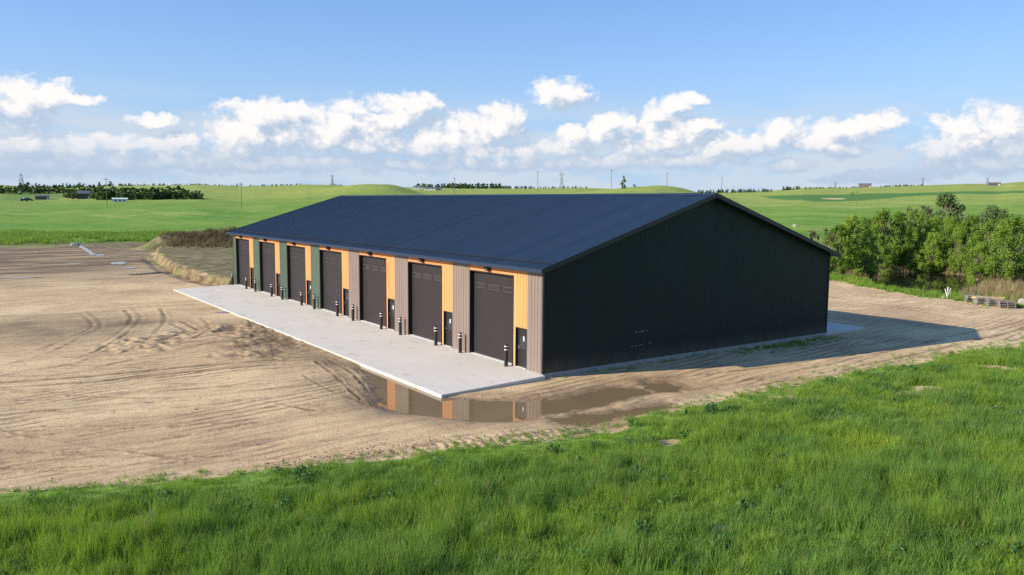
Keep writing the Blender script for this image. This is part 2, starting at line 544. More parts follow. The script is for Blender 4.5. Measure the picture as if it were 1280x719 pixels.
    g = mix_c(nt, math_n(nt, 'MULTIPLY', tall, .6), g, (.055, .150, .016))
    dc = mix_c(nt, ramp(nt, noise(nt, p, .5, 6, .65), .38, .62), (.12, .090, .045), (.25, .195, .09))
    dc = mix_c(nt, math_n(nt, 'MULTIPLY', ramp(nt, g2, .5, .62), .8), dc, (.10, .135, .028))
    g = mix_c(nt, dry, g, dc)
    edge = math_n(nt, 'ADD', dirt, math_n(nt, 'MULTIPLY', math_n(nt, 'SUBTRACT', noise(nt, p, 3.0, 5, .7), .5), .9))
    c = mix_c(nt, ramp(nt, edge, .35, .65), g, c)
    nt.links.new(c, b.inputs['Base Color'])
    rg = math_n(nt, 'SUBTRACT', .95, math_n(nt, 'MULTIPLY', wet, .45))
    nt.links.new(rg, b.inputs['Roughness'])
    b.inputs['Specular IOR Level'].default_value = .25
    h = math_n(nt, 'ADD', math_n(nt, 'MULTIPLY', st, .7), math_n(nt, 'MULTIPLY', fine, .10))
    h = math_n(nt, 'ADD', h, math_n(nt, 'MULTIPLY', st3, .5))
    h = math_n(nt, 'SUBTRACT', h, math_n(nt, 'MULTIPLY', sw, .3))
    h = math_n(nt, 'ADD', h, math_n(nt, 'MULTIPLY', g3, .35))
    h = math_n(nt, 'ADD', h, math_n(nt, 'MULTIPLY', g2, .8))
    bn = N(nt, 'ShaderNodeBump')
    bn.inputs['Strength'].default_value = .75
    bn.inputs['Distance'].default_value = .16
    nt.links.new(h, bn.inputs['Height'])
    nt.links.new(bn.outputs[0], b.inputs['Normal'])
    return m


def water_material(name, col, rough=.02):
    m, nt, b, o = new_mat(name)
    p = wpos(nt)
    c = mix_c(nt, noise(nt, p, .6, 4), tuple(x*.8 for x in col), tuple(x*1.2 for x in col))
    nt.links.new(c, b.inputs['Base Color'])
    b.inputs['Roughness'].default_value = rough
    b.inputs['IOR'].default_value = 1.33
    b.inputs['Specular IOR Level'].default_value = .5
    bn = N(nt, 'ShaderNodeBump')
    bn.inputs['Strength'].default_value = .03
    bn.inputs['Distance'].default_value = .02
    nt.links.new(noise(nt, p, 3.5, 2), bn.inputs['Height'])
    nt.links.new(bn.outputs[0], b.inputs['Normal'])
    return m


def leaf_material(name, c1, c2, trans=.4, wscale=.25, c3=None, rnd=.5):
    """leaves and blades: per-instance and per-leaf tint, light passes through"""
    m, nt, b, o = new_mat(name)
    p = wpos(nt)
    oi = nt.nodes.new('ShaderNodeObjectInfo')
    at = N(nt, 'ShaderNodeAttribute', attribute_name='tint')
    f = math_n(nt, 'ADD', math_n(nt, 'MULTIPLY', at.outputs['Fac'], .50), math_n(nt, 'MULTIPLY', oi.outputs['Random'], rnd))
    f = math_n(nt, 'ADD', f, math_n(nt, 'MULTIPLY', math_n(nt, 'SUBTRACT', noise(nt, p, wscale, 4), .5), 1.1), clamp=True)
    c = mix_c(nt, f, c1, c2)
    if c3:
        c = mix_c(nt, math_n(nt, 'MULTIPLY', ramp(nt, noise(nt, p, .12, 5, .6), .50, .70), .55), c, c3)
    nt.links.new(c, b.inputs['Base Color'])
    b.inputs['Roughness'].default_value = .55
    b.inputs['Specular IOR Level'].default_value = .3
    tr = nt.nodes.new('ShaderNodeBsdfTranslucent')
    c2_ = mix_c(nt, 1.0, c, (1.15, 1.1, .55), 'MULTIPLY')
    nt.links.new(c2_, tr.inputs['Color'])
    mx = nt.nodes.new('ShaderNodeMixShader')
    mx.inputs[0].default_value = trans
    nt.links.new(b.outputs[0], mx.inputs[1])
    nt.links.new(tr.outputs[0], mx.inputs[2])
    nt.links.new(mx.outputs[0], o.inputs['Surface'])
    return m


M = {
    'ground': ground_material(),
    'muddy': water_material('muddy_water', (.195, .135, .068)),
    'pondw': water_material('pond_water', (.018, .020, .012)),
    'clear': water_material('shallow_water', (.12, .10, .075), .12),
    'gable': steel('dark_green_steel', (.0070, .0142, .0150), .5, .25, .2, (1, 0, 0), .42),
    'green': steel('green_steel', (.064, .092, .066), .42),
    'brown': steel('brown_steel', (.200, .150, .126), .42, .5, .15, (1, 1, 0), .3, .4),
    'orange': steel('orange_steel', (.67, .268, .094), .45, .4, .15, (1, 1, 0), .2, .25),
    'roof': steel('navy_roof_steel', (.0175, .0300, .0520), .42, .4, .12, (0, 1, 0), 0),
    'trim': simple('dark_trim', (.012, .016, .022), .42, var=.1),
    'navytrim': simple('navy_trim', (.014, .028, .062), .5, spec=.3, var=.1),
    'door': simple('dark_door_steel', (.022, .0175, .019), .5, spec=.3, var=.10, vscale=.8),
    'doorblack': simple('black_door_steel', (.011, .011, .013), .42, var=.1),
    'jamb': simple('black_jamb', (.008, .008, .009), .5),
    'glass': simple('dark_glass', (.02, .022, .026), .06, spec=.8, var=.05),
    'winframe': simple('window_frame_grey', (.055, .050, .051), .45),
    'steelbright': simple('brushed_steel', (.62, .62, .62), .28, 1.0),
    'patch_white': simple('matt_white', (.78, .78, .76), .8, var=.03),
    'seal': simple('pale_threshold', (.58, .57, .55), .6, var=.1, vscale=5),
    'bollard': simple('black_bollard_sleeve', (.020, .017, .017), .42, var=.2),
    'band': simple('white_reflective_band', (.80, .78, .78), .4, var=.03),
    'conc': None,
    'found': simple('foundation_concrete', (.30, .285, .255), .9, var=.25, vscale=3, bump=.3),
    'lamp': simple('black_lamp_housing', (.016, .013, .013), .45),
    'lens': simple('lamp_lens', (.35, .34, .32), .2),
    'scuff': simple('pale_scuff', (.23, .23, .22), .7),
    'bark': simple('bark', (.17, .145, .105), .9, var=.35, vscale=3, bump=.6, bscale=9),
    'deadwood': simple('grey_wood', (.22, .195, .17), .85, var=.35, vscale=3, streak=(1, 12, 12)),
    'freshwood': simple('fresh_lumber', (.66, .45, .22), .7, var=.15, vscale=3, streak=(1, 9, 9)),
    'whitewood': simple('white_painted_stake', (.74, .70, .74), .6, var=.08),
    'polewood': simple('brown_pole', (.16, .11, .075), .85, var=.25, vscale=1),
    'galv': simple('galvanised_steel', (.20, .22, .24), .55, .4),
    'white': simple('white_siding', (.74, .74, .73), .6, var=.06),
    'bluewhite': simple('pale_blue_steel', (.55, .62, .70), .45, var=.05),
    'greyroof': simple('grey_roof', (.13, .13, .14), .7),
    'brownwall': simple('brown_siding', (.16, .11, .085), .7),
    'tanwall': simple('tan_siding', (.42, .33, .24), .7),
    'darkwall': simple('dark_grey_siding', (.06, .065, .08), .7),
    'carpaint': simple('dark_car_paint', (.035, .045, .065), .25),
    'carwhite': simple('white_car_paint', (.7, .7, .7), .25),
    'tyre': simple('tyre_rubber', (.015, .015, .015), .8),
    'yellow': simple('yellow_plastic', (.75, .50, .03), .5, var=.05),
    'rock': simple('pale_rock', (.36, .33, .28), .9, var=.2, bump=.5, bscale=6),
    'clod': simple('soil_clod', (.27, .18, .105), .95, var=.25, bump=.5),
    'grass': leaf_material('meadow_grass', (.095, .205, .025), (.305, .435, .062), .45, .9, (.330, .400, .030)),
    'grass_dark': leaf_material('tall_grass', (.070, .175, .034), (.255, .395, .070), .45, .9),
    'weed': leaf_material('weed_leaf', (.050, .120, .032), (.11, .215, .055), .35, .5),
    'flower': leaf_material('yellow_flower', (.42, .36, .02), (.55, .46, .03), .3, .5),
    'dryblade': leaf_material('dry_blade', (.22, .165, .075), (.40, .31, .16), .3, .5),
    'brownblade': leaf_material('brown_weed', (.115, .085, .045), (.22, .17, .09), .25, .5),
    'leaf': leaf_material('willow_leaf', (.112, .210, .028), (.325, .450, .064), .47, .5),
    'leaf_grey': leaf_material('grey_green_leaf', (.110, .175, .060), (.210, .280, .105), .4, .3),
    'leaf_dark': leaf_material('dark_tree_leaf', (.036, .085, .024), (.085, .155, .038), .3, .06),
    'leaf_brush': leaf_material('brush_leaf', (.10, .105, .05), (.19, .185, .09), .25, .3),
}


def concrete():
    m, nt, b, o = new_mat('apron_concrete')
    p = wpos(nt)
    c = mix_c(nt, noise(nt, p, .35, 6, .65), (.50, .455, .385), (.64, .585, .50))
    c = mix_c(nt, math_n(nt, 'MULTIPLY', ramp(nt, noise(nt, mapping(nt, p, (.5, .12, 1)), 1.2, 6, .7), .55, .75), .35), c, (.44, .41, .365))
    c = mix_c(nt, math_n(nt, 'MULTIPLY', ramp(nt, noise(nt, p, .8, 6, .65), .58, .70), .75), c, (.40, .32, .23))
    c = mix_c(nt, math_n(nt, 'MULTIPLY', ramp(nt, noise(nt, mapping(nt, p, (2.2, .18, 1), .25), 1.0, 7, .7), .56, .72), .35), c, (.36, .33, .29))
    sep = nt.nodes.new('ShaderNodeSeparateXYZ')
    nt.links.new(p, sep.inputs[0])
    c = mix_c(nt, math_n(nt, 'MULTIPLY', ramp(nt, noise(nt, p, 14, 4), .4, .7), .12), c, (.36, .34, .31))
    nt.links.new(c, b.inputs['Base Color'])
    b.inputs['Roughness'].default_value = .85
    bn = N(nt, 'ShaderNodeBump')
    bn.inputs['Strength'].default_value = .12
    bn.inputs['Distance'].default_value = .02
    nt.links.new(noise(nt, p, 22, 4), bn.inputs['Height'])
    nt.links.new(bn.outputs[0], b.inputs['Normal'])
    return m


M['conc'] = concrete()


# ------------------------------------------------------------------ mesh helpers
class MB:
    def __init__(s):
        s.v, s.f, s.m = [], [], []

    def face(s, idx, m=0):
        s.f.append(tuple(idx))
        s.m.append(m)

    def box(s, a, b, m=0):
        x0, y0, z0 = a
        x1, y1, z1 = b
        k = len(s.v)
        s.v += [(x0, y0, z0), (x1, y0, z0), (x1, y1, z0), (x0, y1, z0), (x0, y0, z1), (x1, y0, z1), (x1, y1, z1), (x0, y1, z1)]
        for q in ((0, 3, 2, 1), (4, 5, 6, 7), (0, 1, 5, 4), (1, 2, 6, 5), (2, 3, 7, 6), (3, 0, 4, 7)):
            s.face([k+i for i in q], m)
        return s

    def obox(s, O, u, v, w, m=0):
        O, u, v, w = (Vector(t) for t in (O, u, v, w))
        k = len(s.v)
        for z in (0, 1):
            for (a, b) in ((0, 0), (1, 0), (1, 1), (0, 1)):
                s.v.append(tuple(O+u*a+v*b+w*z))
        for q in ((0, 3, 2, 1), (4, 5, 6, 7), (0, 1, 5, 4), (1, 2, 6, 5), (2, 3, 7, 6), (3, 0, 4, 7)):
            s.face([k+i for i in q], m)
        return s

    def tube(s, pts, rads, n=8, m=0, cap=True):
        pts = [Vector(p) for p in pts]
        if isinstance(rads, (int, float)):
            rads = [rads]*len(pts)
        k = len(s.v)
        ref = Vector((0, 0, 1))
        for i, p in enumerate(pts):
            t = (pts[min(i+1, len(pts)-1)]-pts[max(i-1, 0)]).normalized()
            a = t.cross(ref)
            if a.length < .05:
                a = t.cross(Vector((1, 0, 0)))
            a.normalize()
            b = t.cross(a)
            for j in range(n):
                q = 2*math.pi*j/n
                s.v.append(tuple(p+(a*math.cos(q)+b*math.sin(q))*rads[i]))
        for i in range(len(pts)-1):
            for j in range(n):
                s.face((k+i*n+j, k+i*n+(j+1) % n, k+(i+1)*n+(j+1) % n, k+(i+1)*n+j), m)
        if cap:
            s.face([k+j for j in range(n)][::-1], m)
            s.face([k+(len(pts)-1)*n+j for j in range(n)], m)
        return s

    def lathe(s, prof, n=16, m=0, c=(0, 0, 0)):
        return s.tube([(c[0], c[1], c[2]+z) for r, z in prof], [max(r, 1e-4) for r, z in prof], n, m)

    def prism(s, poly, d, m=0):
        """poly: 3-D outline; d: extrusion vector"""
        k = len(s.v)
        n = len(poly)
        d = Vector(d)
        s.v += [tuple(p) for p in poly] + [tuple(Vector(p)+d) for p in poly]
        s.face(range(k, k+n), m)
        s.face(range(k+2*n-1, k+n-1, -1), m)
        for i in range(n):
            s.face((k+i, k+(i+1) % n, k+n+(i+1) % n, k+n+i), m)
        return s

    def ribbed(s, O, u, v, n, w, hfun, depth=.05, period=.3048, rw=.075, rh=.022, m=0, breaks=()):
        O, u, v, n = (Vector(t) for t in (O, u, v, n))
        prof = [(0, 0)]
        k = 0
        while True:
            c = k*period + period*.5
            if c+rw > w:
                break
            prof += [(c-rw*.5, 0), (c-rw*.26, rh), (c+rw*.26, rh), (c+rw*.5, 0)]
            # minor rib between
            q = c+period*.5
            if q+.03 < w-.01:
                prof += [(q-.018, 0), (q, rh*.3), (q+.018, 0)]
            k += 1
        for bq in breaks:
            if all(abs(bq-a) > .004 for a, _ in prof):
                prof.append((bq, 0 if not any(abs(bq-a) < rw*.3 and o > 0 for a, o in prof) else rh))
        prof.append((w, 0))
        prof.sort()
        base = len(s.v)
        for a, o in prof:
            p = O+u*a
            q = p+v*hfun(a)
            s.v += [tuple(p+n*o), tuple(q+n*o), tuple(p-n*depth), tuple(q-n*depth)]
        for i in range(len(prof)-1):
            a, b = base+4*i, base+4*(i+1)
            s.face((a, b, b+1, a+1), m)
            s.face((a+2, a+3, b+3, b+2), m)
            s.face((a+1, b+1, b+3, a+3), m)
            s.face((a, a+2, b+2, b), m)
        a = base
        s.face((a, a+1, a+3, a+2), m)
        a = base+4*(len(prof)-1)
        s.face((a, a+2, a+3, a+1), m)
        return s

    def build(s, name, mats, parent=None, bevel=0.0, smooth=False, loc=None, recalc=True):
        me = bpy.data.meshes.new(name)
        me.from_pydata(s.v, [], s.f)
        if not isinstance(mats, (list, tuple)):
            mats = [mats]
        for q in mats:
            me.materials.append(q)
        me.polygons.foreach_set('material_index', s.m)
        if recalc:
            bm = bmesh.new()
            bm.from_mesh(me)
            bmesh.ops.recalc_face_normals(bm, faces=bm.faces)
            if bevel:
                bmesh.ops.bevel(bm, geom=[e for e in bm.edges if e.calc_face_angle(0) > .6], offset=bevel, segments=2, affect='EDGES', clamp_overlap=True)
            bm.to_mesh(me)
            bm.free()
        if smooth:
            me.polygons.foreach_set('use_smooth', [True]*len(me.polygons))
            me.set_sharp_from_angle(angle=rad(40))
        me.update()
        o = bpy.data.objects.new(name, me)
        COL.objects.link(o)
        if parent is not None:
            o.parent = parent
        if loc is not None:
            o.location = loc
        return o


def tag(o, label=None, cat=None, group=None, kind=None):
    if label:
        o['label'] = label
    if cat:
        o['category'] = cat
    if group:
        o['group'] = group
    if kind:
        o['kind'] = kind
    return o


def thing(name, loc, label, cat, group=None, rz=0.0):
    o = bpy.data.objects.new(name, None)
    o.empty_display_size = .2
    COL.objects.link(o)
    o.location = loc
    o.rotation_euler = (0, 0, rz)
    return tag(o, label, cat, group)


def copy_tree(o, parent=None):
    c = o.copy()
    COL.objects.link(c)
    if parent is not None:
        c.parent = parent
    for ch in list(o.children):
        copy_tree(ch, c)
    return c


def np_mesh(name, V, F, mats, smooth=False):
    me = bpy.data.meshes.new(name)
    V = np.asarray(V, np.float32)
    F = np.asarray(F, np.int32)
    me.vertices.add(len(V))
    me.vertices.foreach_set('co', V.ravel())
    k = F.shape[1]
    me.loops.add(F.size)
    me.loops.foreach_set('vertex_index', F.ravel())
    me.polygons.add(len(F))
    me.polygons.foreach_set('loop_start', np.arange(0, F.size, k, dtype=np.int32))
    if smooth:
        me.polygons.foreach_set('use_smooth', np.ones(len(F), bool))
    for q in (mats if isinstance(mats, (list, tuple)) else [mats]):
        me.materials.append(q)
    me.update(calc_edges=True)
    return me


# ------------------------------------------------------------------ ground meshes
BARE = ((900, 663, .55), (262, 624, .28), (235, 627, .25), (120, 648, .2), (1250, 456, 1.3), (1165, 482, 1.1), (1135, 487, .7), (985, 492, .8), (830, 545, .5))


def build_ground():
    rr = list(np.linspace(1.5, 14, 8)) + list(np.arange(14.5, 25, .10)) + list(np.arange(25, 88, .125)) + list(np.geomspace(88.2, 205, 240)) + list(np.geomspace(208, 4400, 190))
    rr = np.array(rr)
    fine = np.arange(rad(-47), rad(47), rad(.095))
    co = np.arange(rad(47), rad(360-47), rad(3.0))
    ang = np.concatenate([fine, co])
    nA, nR = len(ang), len(rr)
    A, Q = np.meshgrid(ang, rr)
    X = CAM[0] + Q*(FH[0]*np.cos(A)+RH[0]*np.sin(A))
    Y = CAM[1] + Q*(FH[1]*np.cos(A)+RH[1]*np.sin(A))
    X, Y = X.ravel(), Y.ravel()
    Z, mk = terrain(X, Y)
    r, psi = polar(X, Y)
    # fields of other crops: outlines fixed on the land
    crop = np.zeros_like(X)
    tall = np.zeros_like(X)
    P = [hit(*p)[:2] for p in ((950, 245), (1000, 244), (1100, 241.5), (1200, 239.5), (1290, 239), (1290, 242), (1200, 242.5), (1130, 246), (1075, 251), (1020, 252), (975, 250))]
    m = r > 250
    sd = poly_sd(X[m], Y[m], P) + (fbm(X[m]/25, Y[m]/25, 3, 3)-.5)*16
    crop[m] = sstep(6, -6, sd)
    P = [hit(*p)[:2] for p in ((0, 241.5), (80, 241), (85, 247), (60, 250.5), (0, 250.5))]
    sd = poly_sd(X[m], Y[m], P)
    crop[m] = np.maximum(crop[m], .6*sstep(6, -6, sd))
    P = [gp(*p) for p in ((-300, 291), (0, 291), (150, 291.5), (300, 292.5), (300, 306), (180, 303), (90, 305), (0, 307), (-300, 307))]
    m = r < 420
    sd = poly_sd(X[m], Y[m], P) + (fbm(X[m]/8, Y[m]/8, 3, 3)-.5)*9
    tall[m] = sstep(3, -3, sd)*(.1+1.0*fbm(X[m]/4, Y[m]/9, 6, 4))
    # bare soil patches in the grass bank
    for px, py, q in BARE:
        c = gp(px, py, .1)
        e = sstep(1.1, .7, (np.hypot(X-c[0], Y-c[1]) + (fbm(X/.5, Y/.5, 4, 3)-.5)*.9)/q)
        mk['dirt'] = np.maximum(mk['dirt'], e)
    # pale bare patches
    for px, py, rx, ry in ((1042, 248.3, 14, 30), (1262, 232.5, 8, 26), (95, 248.5, 22, 12), (1000, 250, 4, 12)):
        hx, hy, _, hr = hit(px, py)
        ps = math.atan((px-640)/F_PX)
        f2 = FH*math.cos(ps)+RH*math.sin(ps)
        a = (X-hx)*f2[0]+(Y-hy)*f2[1]
        b = (X-hx)*f2[1]-(Y-hy)*f2[0]
        e = sstep(1.15, .8, np.hypot(b/(rx/F_PX*hr), a/ry)+(fbm(X/9, Y/9, 5, 2)-.5)*.5)
        mk['dirt'] = np.maximum(mk['dirt'], e*.62)
        crop *= (1-e)
    # grass under the foreground blades is dark, earthy
    V = np.stack([X, Y, Z], 1)
    i = np.arange(nR-1)[:, None]*nA
    j = np.arange(nA)[None, :]
    j2 = (j+1) % nA
    F = np.stack([i+j, i+j2, i+nA+j2, i+nA+j], 2).reshape(-1, 4)[:, ::-1]
    fx, fy, fr = X[F].mean(1), Y[F].mean(1), r[F].mean(1)
    fd = mk['dirt'][F].mean(1)
    cls = np.where(fr > 560, 3, np.where((fd > .5) & (fr < 330), 0, np.where((fy < -3) & (fr < 140), 1, 2)))
    # close the sheet under the camera
    for k, (nm, lb, ct) in enumerate((('dirt_yard', 'wide bare tan dirt yard with tyre tracks around the dark storage building', 'dirt yard'),
                                      ('grass_bank', 'ground of the long green grass bank in the foreground', 'grass bank'),
                                      ('field', 'flat green farm field beyond the dirt yard', 'field'),
                                      ('hills', 'rolling yellow green hills along the horizon', 'hills'))):
        Fk = F[cls == k]
        if k == 1:
            c0 = len(V)
        used, inv = np.unique(Fk, return_inverse=True)
        me = np_mesh(nm, V[used], inv.reshape(-1, 4), M['ground'], True)
        for an, ch in (('m1', ('dirt', 'wet', 'rut', 'bank')), ('m2', ('dry', 'dark', 'crop', 'tall'))):
            at = me.attributes.new(an, 'FLOAT_COLOR', 'POINT')
            src = dict(mk, crop=crop, tall=tall)
            at.data.foreach_set('color', np.stack([src[c][used] for c in ch], 1).astype(np.float32).ravel())
        o = bpy.data.objects.new(nm, me)
        COL.objects.link(o)
        tag(o, lb, ct, kind='structure')


build_ground()


def sheet(name, outline, z, mat, label, cat, kind='structure', thick=0.0):
    mb = MB()
    mb.prism([(p[0], p[1], z) for p in outline], (0, 0, -max(thick, .02)))
    return tag(mb.build(name, mat), label, cat, kind=kind)


sheet('rain_puddle', [(-12.5, -8.6), (7.2, -8.6), (7.2, -.8), (-5.2, -.8), (-5.2, 12), (-12.5, 12)], -.303, M['muddy'],
      'muddy brown rain puddle at the near corner of the concrete apron', 'puddle')
pc = np.mean(POND, axis=0)
sheet('pond', [pc+(p-pc)*1.2 for p in POND], -.56, M['pondw'], 'dark still pond under the trees at the right', 'pond')


def small_puddle(px, py, rx, ry, label):
    c = gp(px, py)
    ps = math.atan((px-640)/F_PX)
    f2, r2 = FH*math.cos(ps)+RH*math.sin(ps), RH*math.cos(ps)-FH*math.sin(ps)
    pts = []
    for k in range(26):
        a = 2*math.pi*k/26
        s = .75+.5*R.random()
        pts.append(c + r2*rx*math.cos(a)*s + f2*ry*math.sin(a)*s)
    z = max(zat(p[0], p[1]) for p in pts)*.35+.65*zat(c[0], c[1])+.03
    sheet('rain_puddle', smooth_line(pts+[pts[0]], 3)[:-1], z, M['clear'], label, 'puddle')


small_puddle(122, 319, 1.3, 1.7, 'narrow pale puddle nearest the ditch in the dark soil')
small_puddle(148, 329, 1.0, 2.6, 'largest pale puddle in the dark soil left of the cut bank')
small_puddle(160, 335, 1.2, .8, 'thin pale puddle just below the largest far puddle')
small_puddle(95, 330, .9, .7, 'small pale puddle alone in the dark soil at far left')
small_puddle(25, 348, 2.2, .45, 'long thin pale puddle at the left edge of the yard')
small_puddle(280, 390, .55, .45, 'tiny pale puddle beside the left edge of the apron')
dp = smooth_line([gp(*p) for p in ((98, 307), (105, 311), (113, 316), (118, 319))])
mbd = [np.array(p)+np.array((-.28-.2*R.random(), 0)) for p in dp] + [np.array(p)+np.array((.28+.2*R.random(), .1)) for p in dp[::-1]]
sheet('ditch_water', mbd, max(zat(p[0], p[1]) for p in dp)+.03, M['clear'], 'pale strip of water in the narrow ditch at far left', 'ditch water')


# ------------------------------------------------------------------ aprons
def apron(name, outline_top, label):
    mb = MB()
    mb.prism(outline_top, (0, 0, -.34))
    o = mb.build(name, M['conc'], bevel=.012)
    return tag(o, label, 'concrete apron', kind='structure')


apron('concrete_apron', [(-.03, -.28, -.012), (-.03, 51.25, -.012), (-6.0, 51.0, -.15), (-6.0, -.38, -.15)], 'pale concrete apron along the row of garage doors')
apron('concrete_apron', [(W+.03, .15, -.03), (29.0, .15, -.09), (29.0, 51.3, -.09), (W+.03, 51.3, -.03)], 'shaded concrete apron behind the building at right')

# ------------------------------------------------------------------ storage building
bld = thing('storage_building', (0, 0, 0), 'long dark storage building with navy metal roof and seven garage doors', 'building')
ZT = 5.235
mb = MB()
mb.box((.02, .02, -.36), (W-.02, L-.02, .028))
mb.box((.012, -.02, -.36), (W-.01, .02, .028))
mb.build('foundation', M['found'], bld)
mb = MB()
gh = lambda a: HW+SL*min(a, W-a)-.19-.03
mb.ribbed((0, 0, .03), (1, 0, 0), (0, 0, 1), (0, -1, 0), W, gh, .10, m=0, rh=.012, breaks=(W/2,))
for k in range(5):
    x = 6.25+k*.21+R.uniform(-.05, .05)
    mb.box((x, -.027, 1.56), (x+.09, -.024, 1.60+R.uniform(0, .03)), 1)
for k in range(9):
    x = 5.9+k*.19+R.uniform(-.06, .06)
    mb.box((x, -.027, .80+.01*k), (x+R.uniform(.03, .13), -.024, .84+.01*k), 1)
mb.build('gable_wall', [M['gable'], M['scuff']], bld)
mb = MB()
mb.ribbed((0, L, .03), (1, 0, 0), (0, 0, 1), (0, 1, 0), W, gh, .10, breaks=(W/2,))
mb.build('gable_wall', M['gable'], bld)
mb = MB()
mb.ribbed((W, .1, .03), (0, 1, 0), (0, 0, 1), (1, 0, 0), L-.2, lambda a: ZT-.03, .10)
mb.build('back_wall', M['gable'], bld)
mb = MB()
mb.box((-.034, -.034, .03), (.06, .06, ZT-.01))
mb.build('corner_trim', M['trim'], bld)
mb = MB()
mb.box((W-.06, -.034, .03), (W+.034, .06, ZT-.01))
mb.build('corner_trim', M['trim'], bld)
mb = MB()
mb.box((.32, .12, .03), (.36, L-.12, ZT))
mb.build('wall_lining', M['jamb'], bld)

DT, WT = 4.68, 2.04     # door heights
for i in range(8):
    a = .062 if i == 0 else OFF+(i-1)*BAY+D1+.004
    b = OFF+i*BAY+PIL-.004 if i < 7 else L-.01
    mb = MB()
    mb.ribbed((0, a, .03), (0, 1, 0), (0, 0, 1), (-1, 0, 0), b-a, lambda q: ZT-.03, .30, period=.262)
    mb.build('pilaster', M['brown' if i < 4 else 'green'], bld)
for i in range(7):
    y = OFF+i*BAY
    mb = MB()
    # one orange panel: over the garage door, over the entry door, and the strip between them
    mb.ribbed((.015, y+D0+.001, DT+.06), (0, 1, 0), (0, 0, 1), (-1, 0, 0), D1-D0-.002, lambda q: ZT-DT-.06, .28, period=.262)
    mb.ribbed((.015, y+PIL, WT+.06), (0, 1, 0), (0, 0, 1), (-1, 0, 0), D0-PIL, lambda q: ZT-WT-.06, .28, period=.262)
    mb.box((.0145, y+WD0+.045, .03), (.29, y+D0-.055, WT+.06))
    mb.build('orange_panel', M['orange'], bld)
    # garage door: frame, sectional leaf, three lights, bottom seal
    mb = MB()
    mb.box((-.012, y+D0-.055, .03), (.31, y+D0+.001, DT+.06))
    mb.box((-.012, y+D1-.05, .03), (.31, y+D1+.003, DT+.06))
    mb.box((-.012, y+D0+.001, DT), (.31, y+D1-.05, DT+.059))
    fr = mb.build('door_frame', M['jamb'], bld)
    mb = MB()
    ns = 9
    hs = (DT-.05)/ns
    for k in range(ns):
        z0 = .05+k*hs
        mb.box((.235, y+D0+.001, z0+.0015), (.285, y+D1-.05, z0+hs-.0015))
        mb.box((.232, y+D0+.001, z0+hs*.24), (.2355, y+D1-.05, z0+hs*.28))
        mb.box((.232, y+D0+.001, z0+hs*.50), (.2355, y+D1-.05, z0+hs*.54))
        mb.box((.232, y+D0+.001, z0+hs*.76), (.2355, y+D1-.05, z0+hs*.80))
    dr = mb.build('garage_door', M['door'], bld)
    z0 = .05+(ns-2)*hs+.12
    for k in range(3):
        c = y+D0+.70+k*1.36
        mb = MB()
        mb.box((.216, c-.50, z0), (.234, c+.50, z0+.035))
        mb.box((.216, c-.50, z0+.245), (.234, c+.50, z0+.28))
        mb.box((.216, c-.50, z0+.035), (.234, c-.465, z0+.245))
        mb.box((.216, c+.465, z0+.035), (.234, c+.50, z0+.245))
        mb.box((.224, c-.465, z0+.035), (.2275, c+.465, z0+.245), 1)
        mb.build('window', [M['winframe'], M['glass']], dr)
    mb = MB()
    mb.box((.05, y+D0+.003, .029), (.30, y+D1-.052, .05))
    mb.build('threshold', M['seal'], bld)
    # entry door
    mb = MB()
    mb.box((-.012, y+PIL, .03), (.31, y+PIL+.05, WT+.055))
    mb.box((-.012, y+WD0-.01, .03), (.31, y+WD0+.044, WT+.055))
    mb.box((-.012, y+PIL+.05, WT), (.31, y+WD0-.01, WT+.055))
    mb.build('door_frame', M['jamb'], bld)
    mb = MB()
    mb.box((.10, y+PIL+.055, .05), (.145, y+WD0-.015, WT-.006))
    ed = mb.build('entry_door', M['doorblack'], bld, bevel=.004)
    c = y+(PIL+WD0)/2-.02
    mb = MB()
    mb.box((.082, c-.29, .95), (.099, c+.29, 1.0))
    mb.box((.082, c-.29, 1.80), (.099, c+.29, 1.85))
    mb.box((.082, c-.29, 1.0), (.099, c-.25, 1.80))
    mb.box((.082, c+.25, 1.0), (.099, c+.29, 1.80))
    mb.box((.088, c-.25, 1.0), (.093, c+.25, 1.80), 1)
    mb.build('window', [M['doorblack'], M['glass']], ed)
    if i in (0, 1, 2, 4):
        mb = MB()
        mb.box((.080, c-.12, 1.42), (.087, c-.03, 1.66))  # small plain white rectangle on the door window
        mb.build('white_patch', M['patch_white'], ed)
    mb = MB()
    mb.tube([(.10, c+.36, 1.06), (.06, c+.36, 1.06), (.045, c+.34, 1.06), (.045, c+.22, 1.06)], .018, 8)
    mb.box((.088, c+.33, .95), (.0995, c+.395, 1.20))
    mb.build('handle', M['steelbright'], ed)
    mb = MB()
    mb.box((-.02, y+PIL+.05, .0285), (.12, y+WD0-.01, .046))
    mb.build('threshold', M['seal'], bld)
    # wall lamp over the garage door
    c = y+D0+2.25
    mb = MB()
    mb.prism([(-.01, c-.19, 4.82), (-.10, c-.19, 4.80), (-.27, c-.19, 4.90), (-.24, c-.19, 5.00), (-.01, c-.19, 5.06)], (0, .38, 0))
    lp = mb.build('wall_lamp', M['lamp'], bld, bevel=.012)
    mb = MB()
    mb.prism([(-.105, c-.15, 4.798), (-.262, c-.15, 4.889), (-.258, c-.15, 4.881), (-.101, c-.15, 4.789)], (0, .30, 0))
    mb.build('lens', M['lens'], lp)

